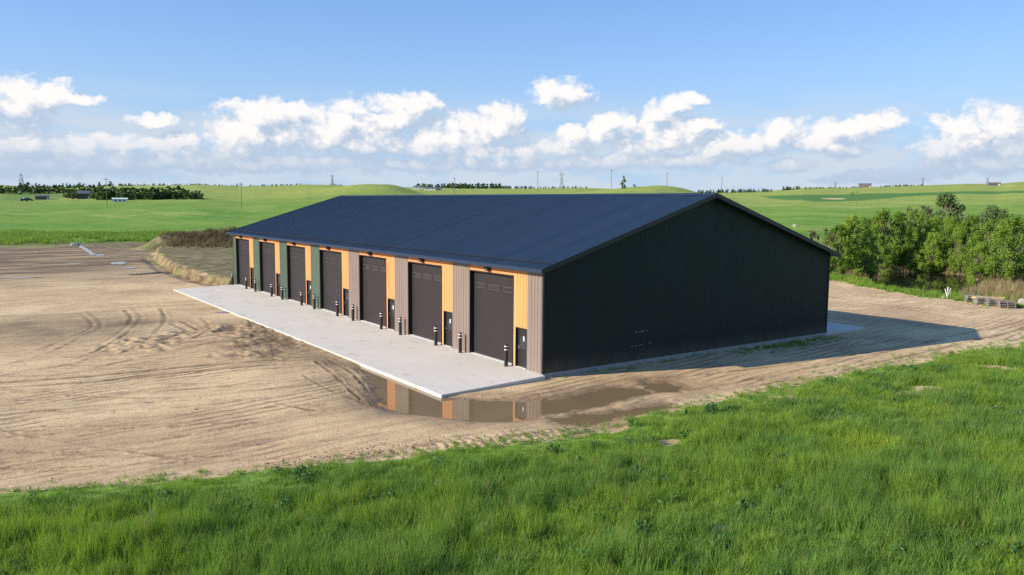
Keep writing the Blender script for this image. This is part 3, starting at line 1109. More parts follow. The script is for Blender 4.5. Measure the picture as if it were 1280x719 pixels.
# roof: two ribbed slopes, one part
run = math.hypot(W/2+OE, HR-(HW-SL*OE))
cs, sn = (W/2+OE)/run, (HR-HW+SL*OE)/run
mb = MB()
mb.ribbed((-OE, -OV, HW-SL*OE), (0, 1, 0), (cs, 0, sn), (-sn, 0, cs), L+2*OV, lambda a: run-.01, .16, period=.3048, rw=.085, rh=.026)
mb.ribbed((W+OE, -OV, HW-SL*OE), (0, 1, 0), (-cs, 0, sn), (sn, 0, cs), L+2*OV, lambda a: run-.01, .16, period=.3048, rw=.085, rh=.026)
roof = mb.build('roof', M['roof'], bld)
mb = MB()
hw_ = .30
for sg in (-1, 1):
    mb.obox((W/2, -OV-.02, HR+.035), (sg*hw_*cs, 0, -hw_*sn), (0, L+2*OV+.04, 0), (0, 0, .022))
mb.build('ridge_cap', M['navytrim'], roof)
for yy in (-OV-.045, L+OV+.005):
    mb = MB()
    for x0, sg in ((-OE, 1), (W+OE, -1)):
        mb.obox((x0-sg*.01, yy, HW-SL*OE-.20), (sg*cs*run, 0, sn*run), (0, .04, 0), (0, 0, .245))
    mb.build('rake_trim', M['trim'], roof)
for x0, x1 in ((-OE-.05, -OE-.004), (W+OE+.004, W+OE+.05)):
    mb = MB()
    mb.box((x0, -OV-.04, HW-SL*OE-.17), (x1, L+OV+.04, HW-SL*OE+.012))
    mb.build('eave_trim', M['navytrim'], roof)
mb = MB()
o1, o2 = .62, .72
P0 = Vector((-OE+cs*o1, -OV+.15, HW-SL*OE+sn*o1))
nn = Vector((-sn, 0, cs))
mb.obox(P0+nn*.05, Vector((cs*.02, 0, sn*.02)), (0, L+2*OV-.3, 0), nn*.075)
mb.build('snow_guard', M['trim'], roof)
# ------------------------------------------------------------------ bollards
ORD = ('first', 'second', 'third', 'fourth', 'fifth', 'sixth', 'seventh')


def make_bollard():
    t = thing('bollard', (0, 0, 0), 'x', 'bollard', 'black bollards along the apron')
    mb = MB()
    mb.lathe([(.098, 0), (.10, .02), (.10, 1.06), (.097, 1.10), (.085, 1.14), (.06, 1.165), (.02, 1.175), (0, 1.176)], 20)
    mb.build('post', M['bollard'], t, smooth=True)
    for z in (.86, 1.03):
        mb = MB()
        mb.lathe([(.1025, z), (.104, z+.004), (.104, z+.044), (.1025, z+.048)], 20)
        mb.build('band', M['band'], t, smooth=True)
    return t


bol = make_bollard()
for i in range(7):
    for k, yy in enumerate((2.43, 6.97)):
        o = bol if (i == 0 and k == 0) else copy_tree(bol)
        if i == 6 and k == 1:
            yy = 6.97
        o.location = (-.30, OFF+i*BAY+yy, -.0195)
        o.rotation_euler = (R.uniform(-.012, .012), R.uniform(-.012, .012), R.uniform(0, 6))
        o['label'] = ('black white-banded bollard between entry and garage door of the %s bay from the near corner' if k == 0 else
                      'black white-banded bollard before the pilaster left of the %s garage door from the near corner') % ORD[i]


# ------------------------------------------------------------------ scatter (stuff)
def clump(name, seed, nb, rr, h0, h1, w, lean, mat, seg=3):
    g = np.random.default_rng(seed)
    V, F, T = [], [], []
    for b in range(nb):
        a, q = g.uniform(0, 6.283), rr*math.sqrt(g.random())
        p = np.array([q*math.cos(a), q*math.sin(a), -.03])
        h = g.uniform(h0, h1)
        ld = g.uniform(0, 6.283)
        l = np.array([math.cos(ld), math.sin(ld), 0])*h*lean*g.uniform(.3, 1.4)
        fa = g.uniform(0, 6.283)
        s = np.array([math.cos(fa), math.sin(fa), 0])*w*g.uniform(.7, 1.3)
        k = len(V)
        tt = g.random()
        for j in range(seg+1):
            u = j/seg
            c = p+np.array([0, 0, h*u])+l*u*u
            ww = (1-u**1.6)
            V += [c-s*ww*.5, c+s*ww*.5]
            T += [tt, tt]
        for j in range(seg):
            F.append((k+2*j, k+2*j+1, k+2*j+3, k+2*j+2))
    me = np_mesh(name, np.array(V), np.array(F), mat)
    at = me.attributes.new('tint', 'FLOAT', 'POINT')
    at.data.foreach_set('value', np.array(T, np.float32))
    return bpy.data.objects.new(name, me)


def weed_clump(name, seed, mat, n=60, rr=.28, h=.45, leaf=.09):
    g = np.random.default_rng(seed)
    V, F, T = [], [], []
    for b in range(n):
        a = g.uniform(0, 6.283)
        q = rr*math.sqrt(g.random())
        c = np.array([q*math.cos(a), q*math.sin(a), h*g.random()**.7*(1-.5*(q/rr)**2)])
        u = g.normal(size=3)
        u /= np.linalg.norm(u)
        v = np.cross(u, g.normal(size=3))
        v /= np.linalg.norm(v)
        l = leaf*g.uniform(.6, 1.3)
        k = len(V)
        V += [c-u*l, c-v*l*.4, c+u*l, c+v*l*.4]
        T += [g.random()]*4
        F.append((k, k+1, k+2, k+3))
    me = np_mesh(name, np.array(V), np.array(F), mat)
    at = me.attributes.new('tint', 'FLOAT', 'POINT')
    at.data.foreach_set('value', np.array(T, np.float32))
    return bpy.data.objects.new(name, me)


def flower_clump(name, seed):
    g = np.random.default_rng(seed)
    V, F, T = [], [], []
    for b in range(14):
        a = g.uniform(0, 6.283)
        q = .2*math.sqrt(g.random())
        c = np.array([q*math.cos(a), q*math.sin(a), g.uniform(.28, .46)])
        for e in range(2):
            u = g.normal(size=3)
            u /= np.linalg.norm(u)
            v = np.cross(u, g.normal(size=3))
            v /= np.linalg.norm(v)
            k = len(V)
            l = .014
            V += [c-u*l, c-v*l, c+u*l, c+v*l]
            T += [g.random()]*4
            F.append((k, k+1, k+2, k+3))
    me = np_mesh(name, np.array(V), np.array(F), M['flower'])
    at = me.attributes.new('tint', 'FLOAT', 'POINT')
    at.data.foreach_set('value', np.array(T, np.float32))
    return bpy.data.objects.new(name, me)


def clod_mesh(name, seed):
    bm = bmesh.new()
    bmesh.ops.create_icosphere(bm, subdivisions=2, radius=.5)
    g = random.Random(seed)
    for v in bm.verts:
        v.co *= g.uniform(.75, 1.2)
        v.co.z *= .7
    me = bpy.data.meshes.new(name)
    bm.to_mesh(me)
    bm.free()
    me.materials.append(M['clod'])
    return bpy.data.objects.new(name, me)


def scatter(name, src, P, scl, label, cat, tilt=.15):
    P = np.asarray(P, np.float32)
    n = len(P)
    c = bpy.data.collections.new(name+'_source')
    for o in src:
        c.objects.link(o)
    me = bpy.data.meshes.new(name)
    me.vertices.add(n)
    me.vertices.foreach_set('co', P.ravel())
    rot = np.stack([NR.normal(0, tilt, n), NR.normal(0, tilt, n), NR.uniform(0, 6.283, n)], 1).astype(np.float32)
    a = me.attributes.new('rot', 'FLOAT_VECTOR', 'POINT')
    a.data.foreach_set('vector', rot.ravel())
    a = me.attributes.new('scl', 'FLOAT_VECTOR', 'POINT')
    scl = np.asarray(scl, np.float32)
    if scl.ndim == 1:
        scl = np.stack([scl]*3, 1)
    a.data.foreach_set('vector', np.ascontiguousarray(scl).ravel())
    a = me.attributes.new('idx', 'INT', 'POINT')
    a.data.foreach_set('value', NR.integers(0, len(src), n).astype(np.int32))
    me.update()
    o = bpy.data.objects.new(name, me)
    COL.objects.link(o)
    ng = bpy.data.node_groups.new(name, 'GeometryNodeTree')
    ng.interface.new_socket('Geometry', in_out='INPUT', socket_type='NodeSocketGeometry')
    ng.interface.new_socket('Geometry', in_out='OUTPUT', socket_type='NodeSocketGeometry')
    gi = ng.nodes.new('NodeGroupInput')
    go = ng.nodes.new('NodeGroupOutput')
    ip = ng.nodes.new('GeometryNodeInstanceOnPoints')
    ci = ng.nodes.new('GeometryNodeCollectionInfo')
    ci.inputs['Collection'].default_value = c
    ci.inputs['Separate Children'].default_value = True
    ci.inputs['Reset Children'].default_value = True
    ng.links.new(gi.outputs[0], ip.inputs['Points'])
    ng.links.new(ci.outputs[0], ip.inputs['Instance'])
    ip.inputs['Pick Instance'].default_value = True
    for nm, ty, sk in (('rot', 'FLOAT_VECTOR', 'Rotation'), ('scl', 'FLOAT_VECTOR', 'Scale'), ('idx', 'INT', 'Instance Index')):
        na = ng.nodes.new('GeometryNodeInputNamedAttribute')
        na.data_type = ty
        na.inputs['Name'].default_value = nm
        ng.links.new(na.outputs[0], ip.inputs[sk])
    ng.links.new(ip.outputs[0], go.inputs[0])
    md = o.modifiers.new('scatter', 'NODES')
    md.node_group = ng
    tag(o, label, cat, kind='stuff')
    return o


def field_pts(n, x0, x1, y0, y1):
    x = NR.uniform(x0, x1, n)
    y = NR.uniform(y0, y1, n)
    return x, y


def in_view(x, y, margin=9, rmin=10, rmax=400):
    r, p = polar(x, y)
    return (np.abs(p) < rad(36)+np.arctan2(margin, r)) & (r > rmin) & (r < rmax)


def grass():
    x, y = field_pts(150000, -45, 62, -42, -1)
    z, mk = terrain(x, y)
    r, _ = polar(x, y)
    ok = in_view(x, y, 8, 12, 110) & (x < 70)
    ed = mk['dirt'] + (fbm(x/.9, y/.9, 5, 3)-.5)*.9
    sdg = poly_sd(x, y, DIRT)
    # thin, patchy sward near the dirt edge
    thin = np.clip(.16+sdg/2.6, .05, 1)
    ok &= (ed < .45) & (NR.random(len(x)) < thin) & (sdg > -1.0)
    # bare patches
    for px, py, rr in BARE:
        c = gp(px, py, .1)
        ok &= np.hypot(x-c[0], y-c[1]) + (vnoise(x/.4, y/.4, 4)-.5)*.8 > rr*.9
    ok &= NR.random(len(x)) < np.clip(34/r, .35, 1)
    x, y, z, r, sdg = x[ok], y[ok], z[ok], r[ok], sdg[ok]
    hgt = (.28+1.0*fbm(x/3.4, y/3.4, 41, 4)+.65*sstep(.45, .75, fbm(x/1.1, y/1.1, 43, 3)))*np.clip(.42+sdg/6.5, .38, 1.1)
    sc = np.stack([1.0*np.clip(r/30, .9, 1.6)]*2+[hgt], 1)
    dk = fbm(x/2.6, y/2.6, 61, 4) + .10*sstep(3, 12, sdg)-.05 > .52  # patches of taller, darker tufts; the darker tone paints shadow into the sward
    srcA = [clump('grass_tuft', 100+k, 30, .20, .16, .52, .0135, .40, M['grass']) for k in range(5)]
    srcB = [clump('grass_tuft', 200+k, 28, .19, .18, .60, .014, .38, M['grass_dark']) for k in range(5)]
    P = np.stack([x, y, z], 1)
    scatter('meadow_grass', srcA, P[~dk], sc[~dk], 'bright green meadow grass on the foreground bank', 'grass', .12)
    scatter('tall_grass', srcB, P[dk], sc[dk], 'taller bluish green grass tufts among the foreground meadow', 'grass', .12)
    # weeds and yellow flowers
    q = NR.random(len(x)) < .022
    scatter('meadow_weeds', [weed_clump('weed', 300+k, M['weed']) for k in range(4)], P[q], NR.uniform(.35, 1.0, q.sum()), 'dark broad leaved weeds dotted through the foreground grass', 'weeds', .1)
    fl = fbm(x/6, y/6, 81, 3)
    q = (fl > .60) & (NR.random(len(x)) < .005) & (sdg < 9)
    Pf = P[q].copy()
    Pf[:, 2] += .02
    scatter('yellow_flowers', [flower_clump('flower', 400+k) for k in range(3)], Pf, np.clip(hgt[q]*1.05, .5, 1.5), 'small yellow wildflowers in patches near the dirt edge', 'flowers', .1)
    # dead stems
    q = NR.random(len(x)) < .045
    scatter('dry_stems', [clump('stem', 500+k, 7, .16, .35, .65, .010, .3, M['dryblade']) for k in range(3)], P[q], sc[q], 'straw coloured dead stems in the foreground grass', 'dry grass', .15)


grass()


def edge_tufts():
    P, sc = [], []
    # sparse tufts along the dirt margin and in the shade of the gable wall
    for k in range(900):
        a = R.random()
        if a < .55:
            px = R.uniform(560, 1290)
            yb = np.interp(px, (560, 640, 700, 745, 805, 860, 940, 1000, 1060, 1120, 1200, 1285), (566, 558, 552, 545, 522, 513, 494, 481, 469, 457, 442, 429))
            c = gp(px, yb-abs(R.gauss(0, 7)))
        elif a < .70:
            px = R.uniform(0, 560)
            yb = np.interp(px, (0, 100, 200, 300, 380, 450, 560), (622, 612, 603, 594, 586, 576, 566))
            c = gp(px, yb-abs(R.gauss(0, 5)))
        elif a < .93:
            c = (R.uniform(13.5, 24.5), -.25-abs(R.gauss(0, .8)))
            if R.random() < .5:
                c = (R.gauss(19, 2.0), -.5-abs(R.gauss(0, .6)))
        else:
            c = (R.uniform(1, 23), -.15-abs(R.gauss(0, .35)))
        P.append((c[0], c[1], 0))
        s = R.uniform(.35, .9)
        sc.append((s*1.2, s*1.2, s*.7))
    scatter('edge_tufts', [clump('tuft', 600+k, 20, .16, .12, .38, .020, .8, M['grass_dark' if k % 2 else 'grass']) for k in range(4)], zfix(P), np.array(sc), 'sparse green tufts along the dirt margin and the gable wall', 'grass tufts', .15)
    # reeds and dry brush beside the pond
    P, sc = [], []
    x = NR.uniform(44, 100, 9000)
    y = NR.uniform(-14, 40, 9000)
    pd = poly_sd(x, y, POND)
    dd = poly_sd(x, y, DIRT)
    w = np.maximum(sstep(5, 1, np.abs(pd-2))*(x+y > POND[2].sum()+4), sstep(20, 5, np.hypot(x-66, y-1)))
    ok = (pd > .2) & (dd > 1.2) & (NR.random(9000) < w*.9)
    z = terrain(x, y, False)
    rr_, ps_ = polar(x, y)
    ok &= (rr_ > 105) | (ps_ > math.atan((1203-640)/F_PX))
    P = np.stack([x, y, z], 1)[ok]
    scatter('reeds', [clump('reed', 700+k, 22, .35, .4, 1.1, .030, .3, M['dryblade' if k else 'brownblade']) for k in range(4)], P, NR.uniform(.6, 1.25, len(P)), 'tan dry reeds around the dark pond', 'reeds', .12)
    # green strip between yard and pond
    pd_ = lambda a, b: poly_sd(a, b, POND)
    x = NR.uniform(42, 90, 16000)
    y = NR.uniform(-10, 45, 16000)
    dd = poly_sd(x, y, DIRT)
    ok = (dd > .1) & (dd < 7.5) & (pd_(x, y) > .1) & (NR.random(16000) < np.clip(1.1-dd/9, .3, .9))
    z = terrain(x, y, False)
    P = np.stack([x, y, z], 1)[ok]
    scatter('verge_grass', [clump('verge', 750+k, 22, .3, .2, .6, .035, .5, M['grass']) for k in range(3)], P, NR.uniform(.6, 1.2, len(P)), 'green grass strip between the dirt yard and the pond', 'grass', .12)
    # weeds over the brown soil mound at the far left
    P = []
    for k in range(1500):
        px = R.uniform(212, 335)
        c = np.array(gp(px, R.gauss(311, 1.6)))+np.array((R.gauss(0, 1.2), R.gauss(0, 1.2)))
        P.append((c[0], c[1], 0))
    P = zfix(P)
    scatter('mound_weeds', [clump('moundweed', 800+k, 18, .4, .4, 1.1, .05, .4, M['brownblade']) for k in range(3)], P, NR.uniform(.6, 1.3, len(P)), 'dead brown weeds covering the soil mound at far left', 'weeds', .15)
    # taller rough grass at the edge of the far field
    x = NR.uniform(-45, 40, 26000)
    y = NR.uniform(125, 215, 26000)
    dd = poly_sd(x, y, [gp(*p) for p in ((-120, 292), (300, 293), (320, 304), (200, 302), (90, 304), (0, 306), (-120, 306))])
    ok = (dd < 2) & (NR.random(26000) < sstep(.42, .66, fbm(x/7, y/7, 15, 3)))
    z = terrain(x, y, False)
    P = np.stack([x, y, z], 1)[ok]
    scatter('rough_grass', [clump('rough', 850+k, 20, .6, .5, 1.0, .09, .5, M['grass_dark' if k else 'grass']) for k in range(3)], P, NR.uniform(.6, 1.3, len(P)), 'taller rough green grass at the near edge of the left field', 'grass', .12)
    # soil clods
    P, sc = [], []
    for k in range(2600):
        a = R.random()
        if a < .45:
            px = R.uniform(330, 760)
            py = np.interp(px, (330, 500, 640, 760), (584, 560, 545, 530))+R.gauss(0, 5)
        elif a < .6:
            px, py = R.uniform(552, 680), R.uniform(470, 498)
        elif a < .75:
            px, py = R.uniform(380, 480), R.uniform(440, 515)
        else:
            px, py = R.uniform(0, 1280), R.uniform(400, 600)
        c = gp(px, py)
        if poly_sd(np.array([c[0]]), np.array([c[1]]), DIRT)[0] > .3 or (-6.3 < c[0] < 29.3 and c[1] > -.5):
            continue
        P.append((c[0], c[1], 0))
        sc.append(min(.14, abs(R.gauss(0, .03))+.018))
    P, sc = zfix(P), np.array(sc)
    ok = P[:, 2] > -.31
    P, sc = P[ok], sc[ok]
    scatter('soil_clods', [clod_mesh('clod', 900+k) for k in range(4)], P, np.array(sc), 'loose clods of soil on the dirt yard', 'soil clods', .5)


edge_tufts()


# ------------------------------------------------------------------ trees
def leaf_cloud(name, blobs, nleaf, leaf, mat, seed, up=.35):
    g = np.random.default_rng(seed)
    B = np.array(blobs, float)
    wgt = B[:, 3]**2
    idx = g.choice(len(B), nleaf, p=wgt/wgt.sum())
    d = g.normal(size=(nleaf, 3))
    d /= np.linalg.norm(d, axis=1)[:, None]
    rr = np.abs(g.normal(.62, .34, nleaf))[:, None]
    an = g.uniform(.65, 1.45, (len(B), 3))
    c = B[idx, :3] + d*rr*B[idx, 3:4]*an[idx]*1.15
    c[:, 2] = np.maximum(c[:, 2], .05)
    nrm = d*.6 + g.normal(size=(nleaf, 3))*.6
    nrm[:, 2] += up
    nrm /= np.linalg.norm(nrm, axis=1)[:, None]
    u = np.cross(nrm, g.normal(size=(nleaf, 3)))
    u /= np.linalg.norm(u, axis=1)[:, None]
    v = np.cross(nrm, u)
    s = leaf*g.uniform(.6, 1.35, nleaf)[:, None]
    V = np.stack([c-u*s, c-v*s*.55+nrm*s*.1, c+u*s, c+v*s*.55+nrm*s*.1], 1).reshape(-1, 3)
    F = np.arange(nleaf*4).reshape(-1, 4)
    me = np_mesh(name, V, F, mat)
    bt = g.random(len(B))
    t = np.repeat(np.clip(.4*bt[idx]+.6*g.random(nleaf), 0, 1), 4).astype(np.float32)
    at = me.attributes.new('tint', 'FLOAT', 'POINT')
    at.data.foreach_set('value', t)
    return me


def make_tree_meshes(seed, H, Rc, nleaf, leaf, mat, low=.12, stems=3, nb=34, bs=1.0):
    g = random.Random(seed)
    mb = MB()
    blobs = []
    tops = []
    for s in range(stems):
        a = 6.283*s/stems+g.uniform(-.5, .5)
        q = Rc*g.uniform(.15, .5)*(stems > 1)
        h = H*g.uniform(.68, .9)
        pts = [(0.10*math.cos(a)*(stems > 1), 0.10*math.sin(a)*(stems > 1), -.25)]
        for k in range(1, 6):
            t = k/5
            pts.append((q*math.cos(a)*t**1.2+g.uniform(-.12, .12), q*math.sin(a)*t**1.2+g.uniform(-.12, .12), h*t))
        r0 = H*.022*(1.4 if stems == 1 else 1)
        mb.tube(pts, [r0*(1-.85*k/5) for k in range(6)], 7)
        tops.append((pts, r0))
    for b in range(nb):
        a = g.uniform(0, 6.283)
        t = g.uniform(low, 1)
        prof = math.sin(math.pi*min(1, .22+.74*t))**.75
        q = Rc*prof*g.uniform(.25, 1)
        br = H*g.uniform(.075, .135)*(1.1-.35*t)*bs
        z = H*t-br*.7
        c = (q*math.cos(a), q*math.sin(a), max(z, br*.7))
        blobs.append((*c, br))
        pts, r0 = g.choice(tops)
        k = min(4, max(1, int(5*c[2]/H*.75)))
        p0 = Vector(pts[k])
        p1 = Vector(c)
        mid = (p0+p1)/2+Vector((g.uniform(-.2, .2), g.uniform(-.2, .2), -.05*H*g.random()))
        mb.tube([p0, mid, p1], [r0*.26, r0*.16, r0*.05], 4)
    me = leaf_cloud('crown', blobs, nleaf, leaf, mat, seed)
    return mb, me


def tree_proto(name, seed, H, Rc, nleaf, leaf, mat, **kw):
    mb, me = make_tree_meshes(seed, H, Rc, nleaf, leaf, mat, **kw)
    t = thing(name, (0, 0, 0), 'x', 'tree')
    tr = mb.build('trunk', M['bark'], t, smooth=True)
    cr = bpy.data.objects.new('crown', me)
    COL.objects.link(cr)
    cr.parent = t
    return t


def kill(o):
    for c in list(o.children):
        bpy.data.objects.remove(c)
    bpy.data.objects.remove(o)


WILL = [tree_proto('willow_tree', 20+k, 7.0, (2.5, 2.1, 2.9, 2.3, 2.6)[k], 17000, .092, M['leaf'], low=(.08, .15, .05, .2, .1)[k], stems=(3, 2, 4, 3, 3)[k], nb=(78, 66, 88, 64, 74)[k], bs=.62) for k in range(5)]


def put_tree(proto, px, py, top, label, group=None, wide=1.0, rmax=400, dist=None, name=None, cat='tree', H0=7.0):
    """stand a tree on the ground seen at photo point (px,py); its crown reaches photo height top"""
    if dist is None:
        x, y, z, r = hit(px, py, 50, rmax)
    else:
        d = ray(px, py)
        d = d/np.hypot(d[0], d[1])
        x, y, r = CAM[0]+d[0]*dist, CAM[1]+d[1]*dist, dist
        z = zat(x, y)
    d = ray(px, top)
    d = d/np.hypot(d[0], d[1])
    h = CAM[2]+d[2]*r - z
    o = copy_tree(proto)
    wide *= 1.0
    s = h/H0*R.uniform(.93, 1.07)
    o.location = (x, y, z-.02*s)
    o.scale = (s*wide, s*wide, s)
    o.rotation_euler = (0, 0, R.uniform(0, 6.283))
    tag(o, label, cat, group)
    if name:
        o.name = name
    return o


GR = 'willows of the grove beside the pond'
GL = 'leafy yellow green willow inside the grove behind the dark pond'
grove = [
    (1044, 344, 276, 88, 1.0, 'yellow green willow bush right behind the building eave, leftmost of the grove'),
    (1062, 345, 268, 93, .95, 'rounded willow second from the left end of the grove'),
    (1080, 345, 278, 90, .85, None), (1100, 335, 266, 104, .9, None), (1080, 330, 270, 112, 1.0, None),
    (1122, 334, 262, 102, .85, 'tall willow with pale stems left of the pond\'s centre'),
    (1099, 345, 292, 91, .9, 'low willow at the left bank of the pond'),
    (1142, 333, 266, 106, 1.0, None), (1160, 332, 270, 112, .9, None), (1135, 340, 284, 99, .8, None),
    (1163, 343, 288, 98, .9, 'willow leaning over the middle of the pond'), (1185, 336, 274, 104, .95, None), (1172, 330, 270, 122, 1.1, None),
    (1203, 338, 276, 108, .9, None), (1198, 341, 290, 100, .8, None), (1215, 336, 272, 116, 1.0, None),
    (1222, 358, 300, 84, 1.05, 'bright front willow standing in the tan reeds behind the pallets'),
    (1238, 352, 268, 90, 1.0, 'tall willow at the right end of the pond with bare lower stems'),
    (1262, 356, 264, 92, 1.1, 'broad bright willow at the right edge of the photo'), (1255, 340, 268, 106, 1.0, None), (1282, 350, 274, 95, 1.0, 'willow cut off by the right edge of the photo'),
    (1232, 334, 266, 122, 1.0, None), (1275, 335, 268, 118, 1.1, None), (1298, 345, 270, 98, 1.1, None), (1320, 350, 268, 96, 1.1, None), (1345, 350, 272, 96, 1.1, None),
    (1056, 336, 278, 108, 1.0, None), (1118, 330, 270, 124, 1.1, None)]
for k, (px, py, top, dist, w, lb) in enumerate(grove):
    put_tree(WILL[k % 5], px, py, top, lb or GL, GR, w, rmax=300)
GT = tree_proto('cottonwood_tree', 61, 7.0, 2.7, 11000, .115, M['leaf_grey'], low=.3, stems=1, nb=60, bs=.7)
put_tree(GT, 1181, 300, 243, 'tallest grey green cottonwood rising behind the grove', 'tall tree behind the grove', .95, dist=150)
put_tree(GT, 1237, 310, 262, 'smaller grey green tree poking up at the right of the grove', 'tall tree behind the grove', .8, dist=128)
put_tree(GT, 1251, 310, 264, 'small dull green tree rightmost behind the grove', 'tall tree behind the grove', .8, dist=132)
for o in WILL+[GT]:
    kill(o)
# brown-grey brush on the field behind the grove
BR = tree_proto('brush_bush', 71, 7.0, 5.0, 2500, .28, M['leaf_brush'], low=.1, stems=4, nb=26)
for px, top, py, dist, lb in ((1150, 257.5, 266, 230, 'grey brown brush clump left of the tallest cottonwood'), (1203, 263, 270, 205, 'small grey brush clump right of the tallest cottonwood'),
                              (1033, 282, 291, 130, 'brownish bush showing over the building eave at the grove\'s left end')):
    put_tree(BR, px, py, top, lb, None, 1.0, dist=dist, name='brush_bush', cat='bush')
kill(BR)

# far trees: one mesh each, a crown on its trunk, too small to show parts
def far_proto(seed, H, Rc, nl, leaf, mat, low=.1):
    mb, me = make_tree_meshes(seed, H, Rc, nl, leaf, mat, low=low, stems=1, nb=16)
    t = mb.build('trunk', M['bark'])
    tv = len(t.data.vertices)
    bm = bmesh.new()
    bm.from_mesh(t.data)
    bm.from_mesh(me)
    out = bpy.data.meshes.new('tree')
    bm.to_mesh(out)
    bm.free()
    out.materials.append(M['bark'])
    out.materials.append(mat)
    mi = [0]*len(t.data.polygons)+[1]*(len(out.polygons)-len(t.data.polygons))
    out.polygons.foreach_set('material_index', mi)
    at = out.attributes.get('tint') or out.attributes.new('tint', 'FLOAT', 'POINT')
    at.data.foreach_set('value', NR.random(len(out.vertices)).astype(np.float32))
    bpy.data.objects.remove(t)
    return out


FAR = [far_proto(80+k, 10, (3.4, 3.0, 4.2, 2.2)[k], 900, .55, M['leaf_dark']) for k in range(4)]


def far_tree(px, py, top, label, group, dist=None, wide=1.0, k=None, name='tree'):
    if dist is None:
        x, y, z, r = hit(px, py, 150)
    else:
        d = ray(px, py)
        d = d/np.hypot(d[0], d[1])
        x, y, r = CAM[0]+d[0]*dist, CAM[1]+d[1]*dist, dist
        z = zat(x, y)
    d = ray(px, top)
    d = d/np.hypot(d[0], d[1])
    h = max(3.0, CAM[2]+d[2]*r-z)
    o = bpy.data.objects.new(name, R.choice(FAR) if k is None else FAR[k])
    COL.objects.link(o)
    o.location = (x, y, z-.1)
    s = h/10
    o.scale = (s*wide, s*wide, s)
    o.rotation_euler = (0, 0, R.uniform(0, 6.283))
    tag(o, label, 'tree', group)
    return o


# the dark shelter belt on the left field, its farmyard trees, the row behind
for k in range(66):
    px = 119+131*(k+R.uniform(-.4, .4))/65
    far_tree(px, R.uniform(248.4, 250.6)-.008*(px-120), 234+R.gauss(1.5, 1.5)+(2.5 if px > 232 else 0), 'dark green tree in the shelter belt across the left field', 'trees of the left shelter belt', wide=R.uniform(1.0, 1.5), name='belt_tree')
for k in range(20):
    px = R.uniform(84, 118)
    far_tree(px, R.uniform(245, 249), R.uniform(236, 240), 'dark tree beside the grey farmhouse on the left field', 'farmyard trees on the left', wide=1.1, name='farmyard_tree')
for k in range(52):
    px = -4+134*(k+R.uniform(-.4, .4))/51
    far_tree(px, R.uniform(240.2, 242.5), R.uniform(231.2, 234.5), 'dark tree in the row behind the low house at far left', 'back row trees at far left', wide=1.1, name='row_tree')
for k in range(9):
    far_tree(R.uniform(23, 37), R.uniform(236, 239), R.uniform(227.5, 231), 'dark tree clustered under the lattice tower at far left', 'trees under the left tower', wide=1.0, name='hilltop_tree')
far_tree(779, 236, 219.5, 'single dark tree standing alone on the hill above the roof', None, wide=.62, k=2, name='lone_tree')
far_tree(793, 234, 230, 'low bush on the hill right of the lone tree', None, wide=1.6, k=0, name='hill_bush')
far_tree(1066, 244, 240.5, 'tiny isolated tree near the pale patch in the right crop field', None, wide=1.2, k=0, name='field_tree')


def belt(px0, px1, top, n, jit, dist):
    P, sc = [], []
    for k in range(n):
        px = R.uniform(px0, px1)
        d = ray(px, top)
        d = d/np.hypot(d[0], d[1])
        r = dist+R.uniform(-60, 60)
        x, y = CAM[0]+d[0]*r, CAM[1]+d[1]*r
        z = zat(x, y)
        h = CAM[2]+d[2]*r-z+R.gauss(0, jit)
        h = min(max(h, 2.6), 14)
        P.append((x, y, z-.2))
        sc.append((h/10*1.15, h/10*1.15, h/10))
    return P, sc


allP, allS = [], []
for a in ((40, 100, 231.2, 50, 1.3, 1480), (100, 165, 230.5, 44, 1.5, 1490), (150, 260, 230.3, 60, 1.3, 1500), (235, 300, 231.8, 40, 1.0, 1480), (300, 376, 231.0, 46, .9, 1500), (412, 430, 230.5, 9, .5, 1480),
          (520, 585, 230.0, 50, 1.0, 1480), (560, 625, 230.3, 50, 1.0, 1480), (620, 665, 232.5, 34, .7, 1480), (660, 735, 233, 34, .7, 1500), (872, 905, 237.5, 24, .7, 1450), (902, 965, 236.8, 52, 1.0, 1450), (979, 1000, 233.3, 16, .8, 1450), (1005, 1075, 234.2, 42, .5, 1470),
          (1100, 1155, 231.6, 40, .6, 1480), (1230, 1250, 230.5, 8, .5, 1480), (-200, 0, 231, 90, 1.3, 1480), (1280, 1500, 227, 40, 1.0, 1480)):
    p, s = belt(*a)
    allP += p
    allS += s
src = []
for k in range(3):
    o = bpy.data.objects.new('far_tree', FAR[k])
    src.append(o)
scatter('distant_woods', src, allP, np.array(allS), 'dark tree lines strung along the far horizon', 'woods', .03)


# ------------------------------------------------------------------ far buildings, poles, towers
def place(px, py, dist=None):
    if dist is None:
        return hit(px, py, 150)
    d = ray(px, py)
    d = d/np.hypot(d[0], d[1])
    x, y = CAM[0]+d[0]*dist, CAM[1]+d[1]*dist
    return x, y, zat(x, y), dist


def face_cam(x, y):
    return math.atan2(CAM[1]-y, CAM[0]-x)+math.pi/2


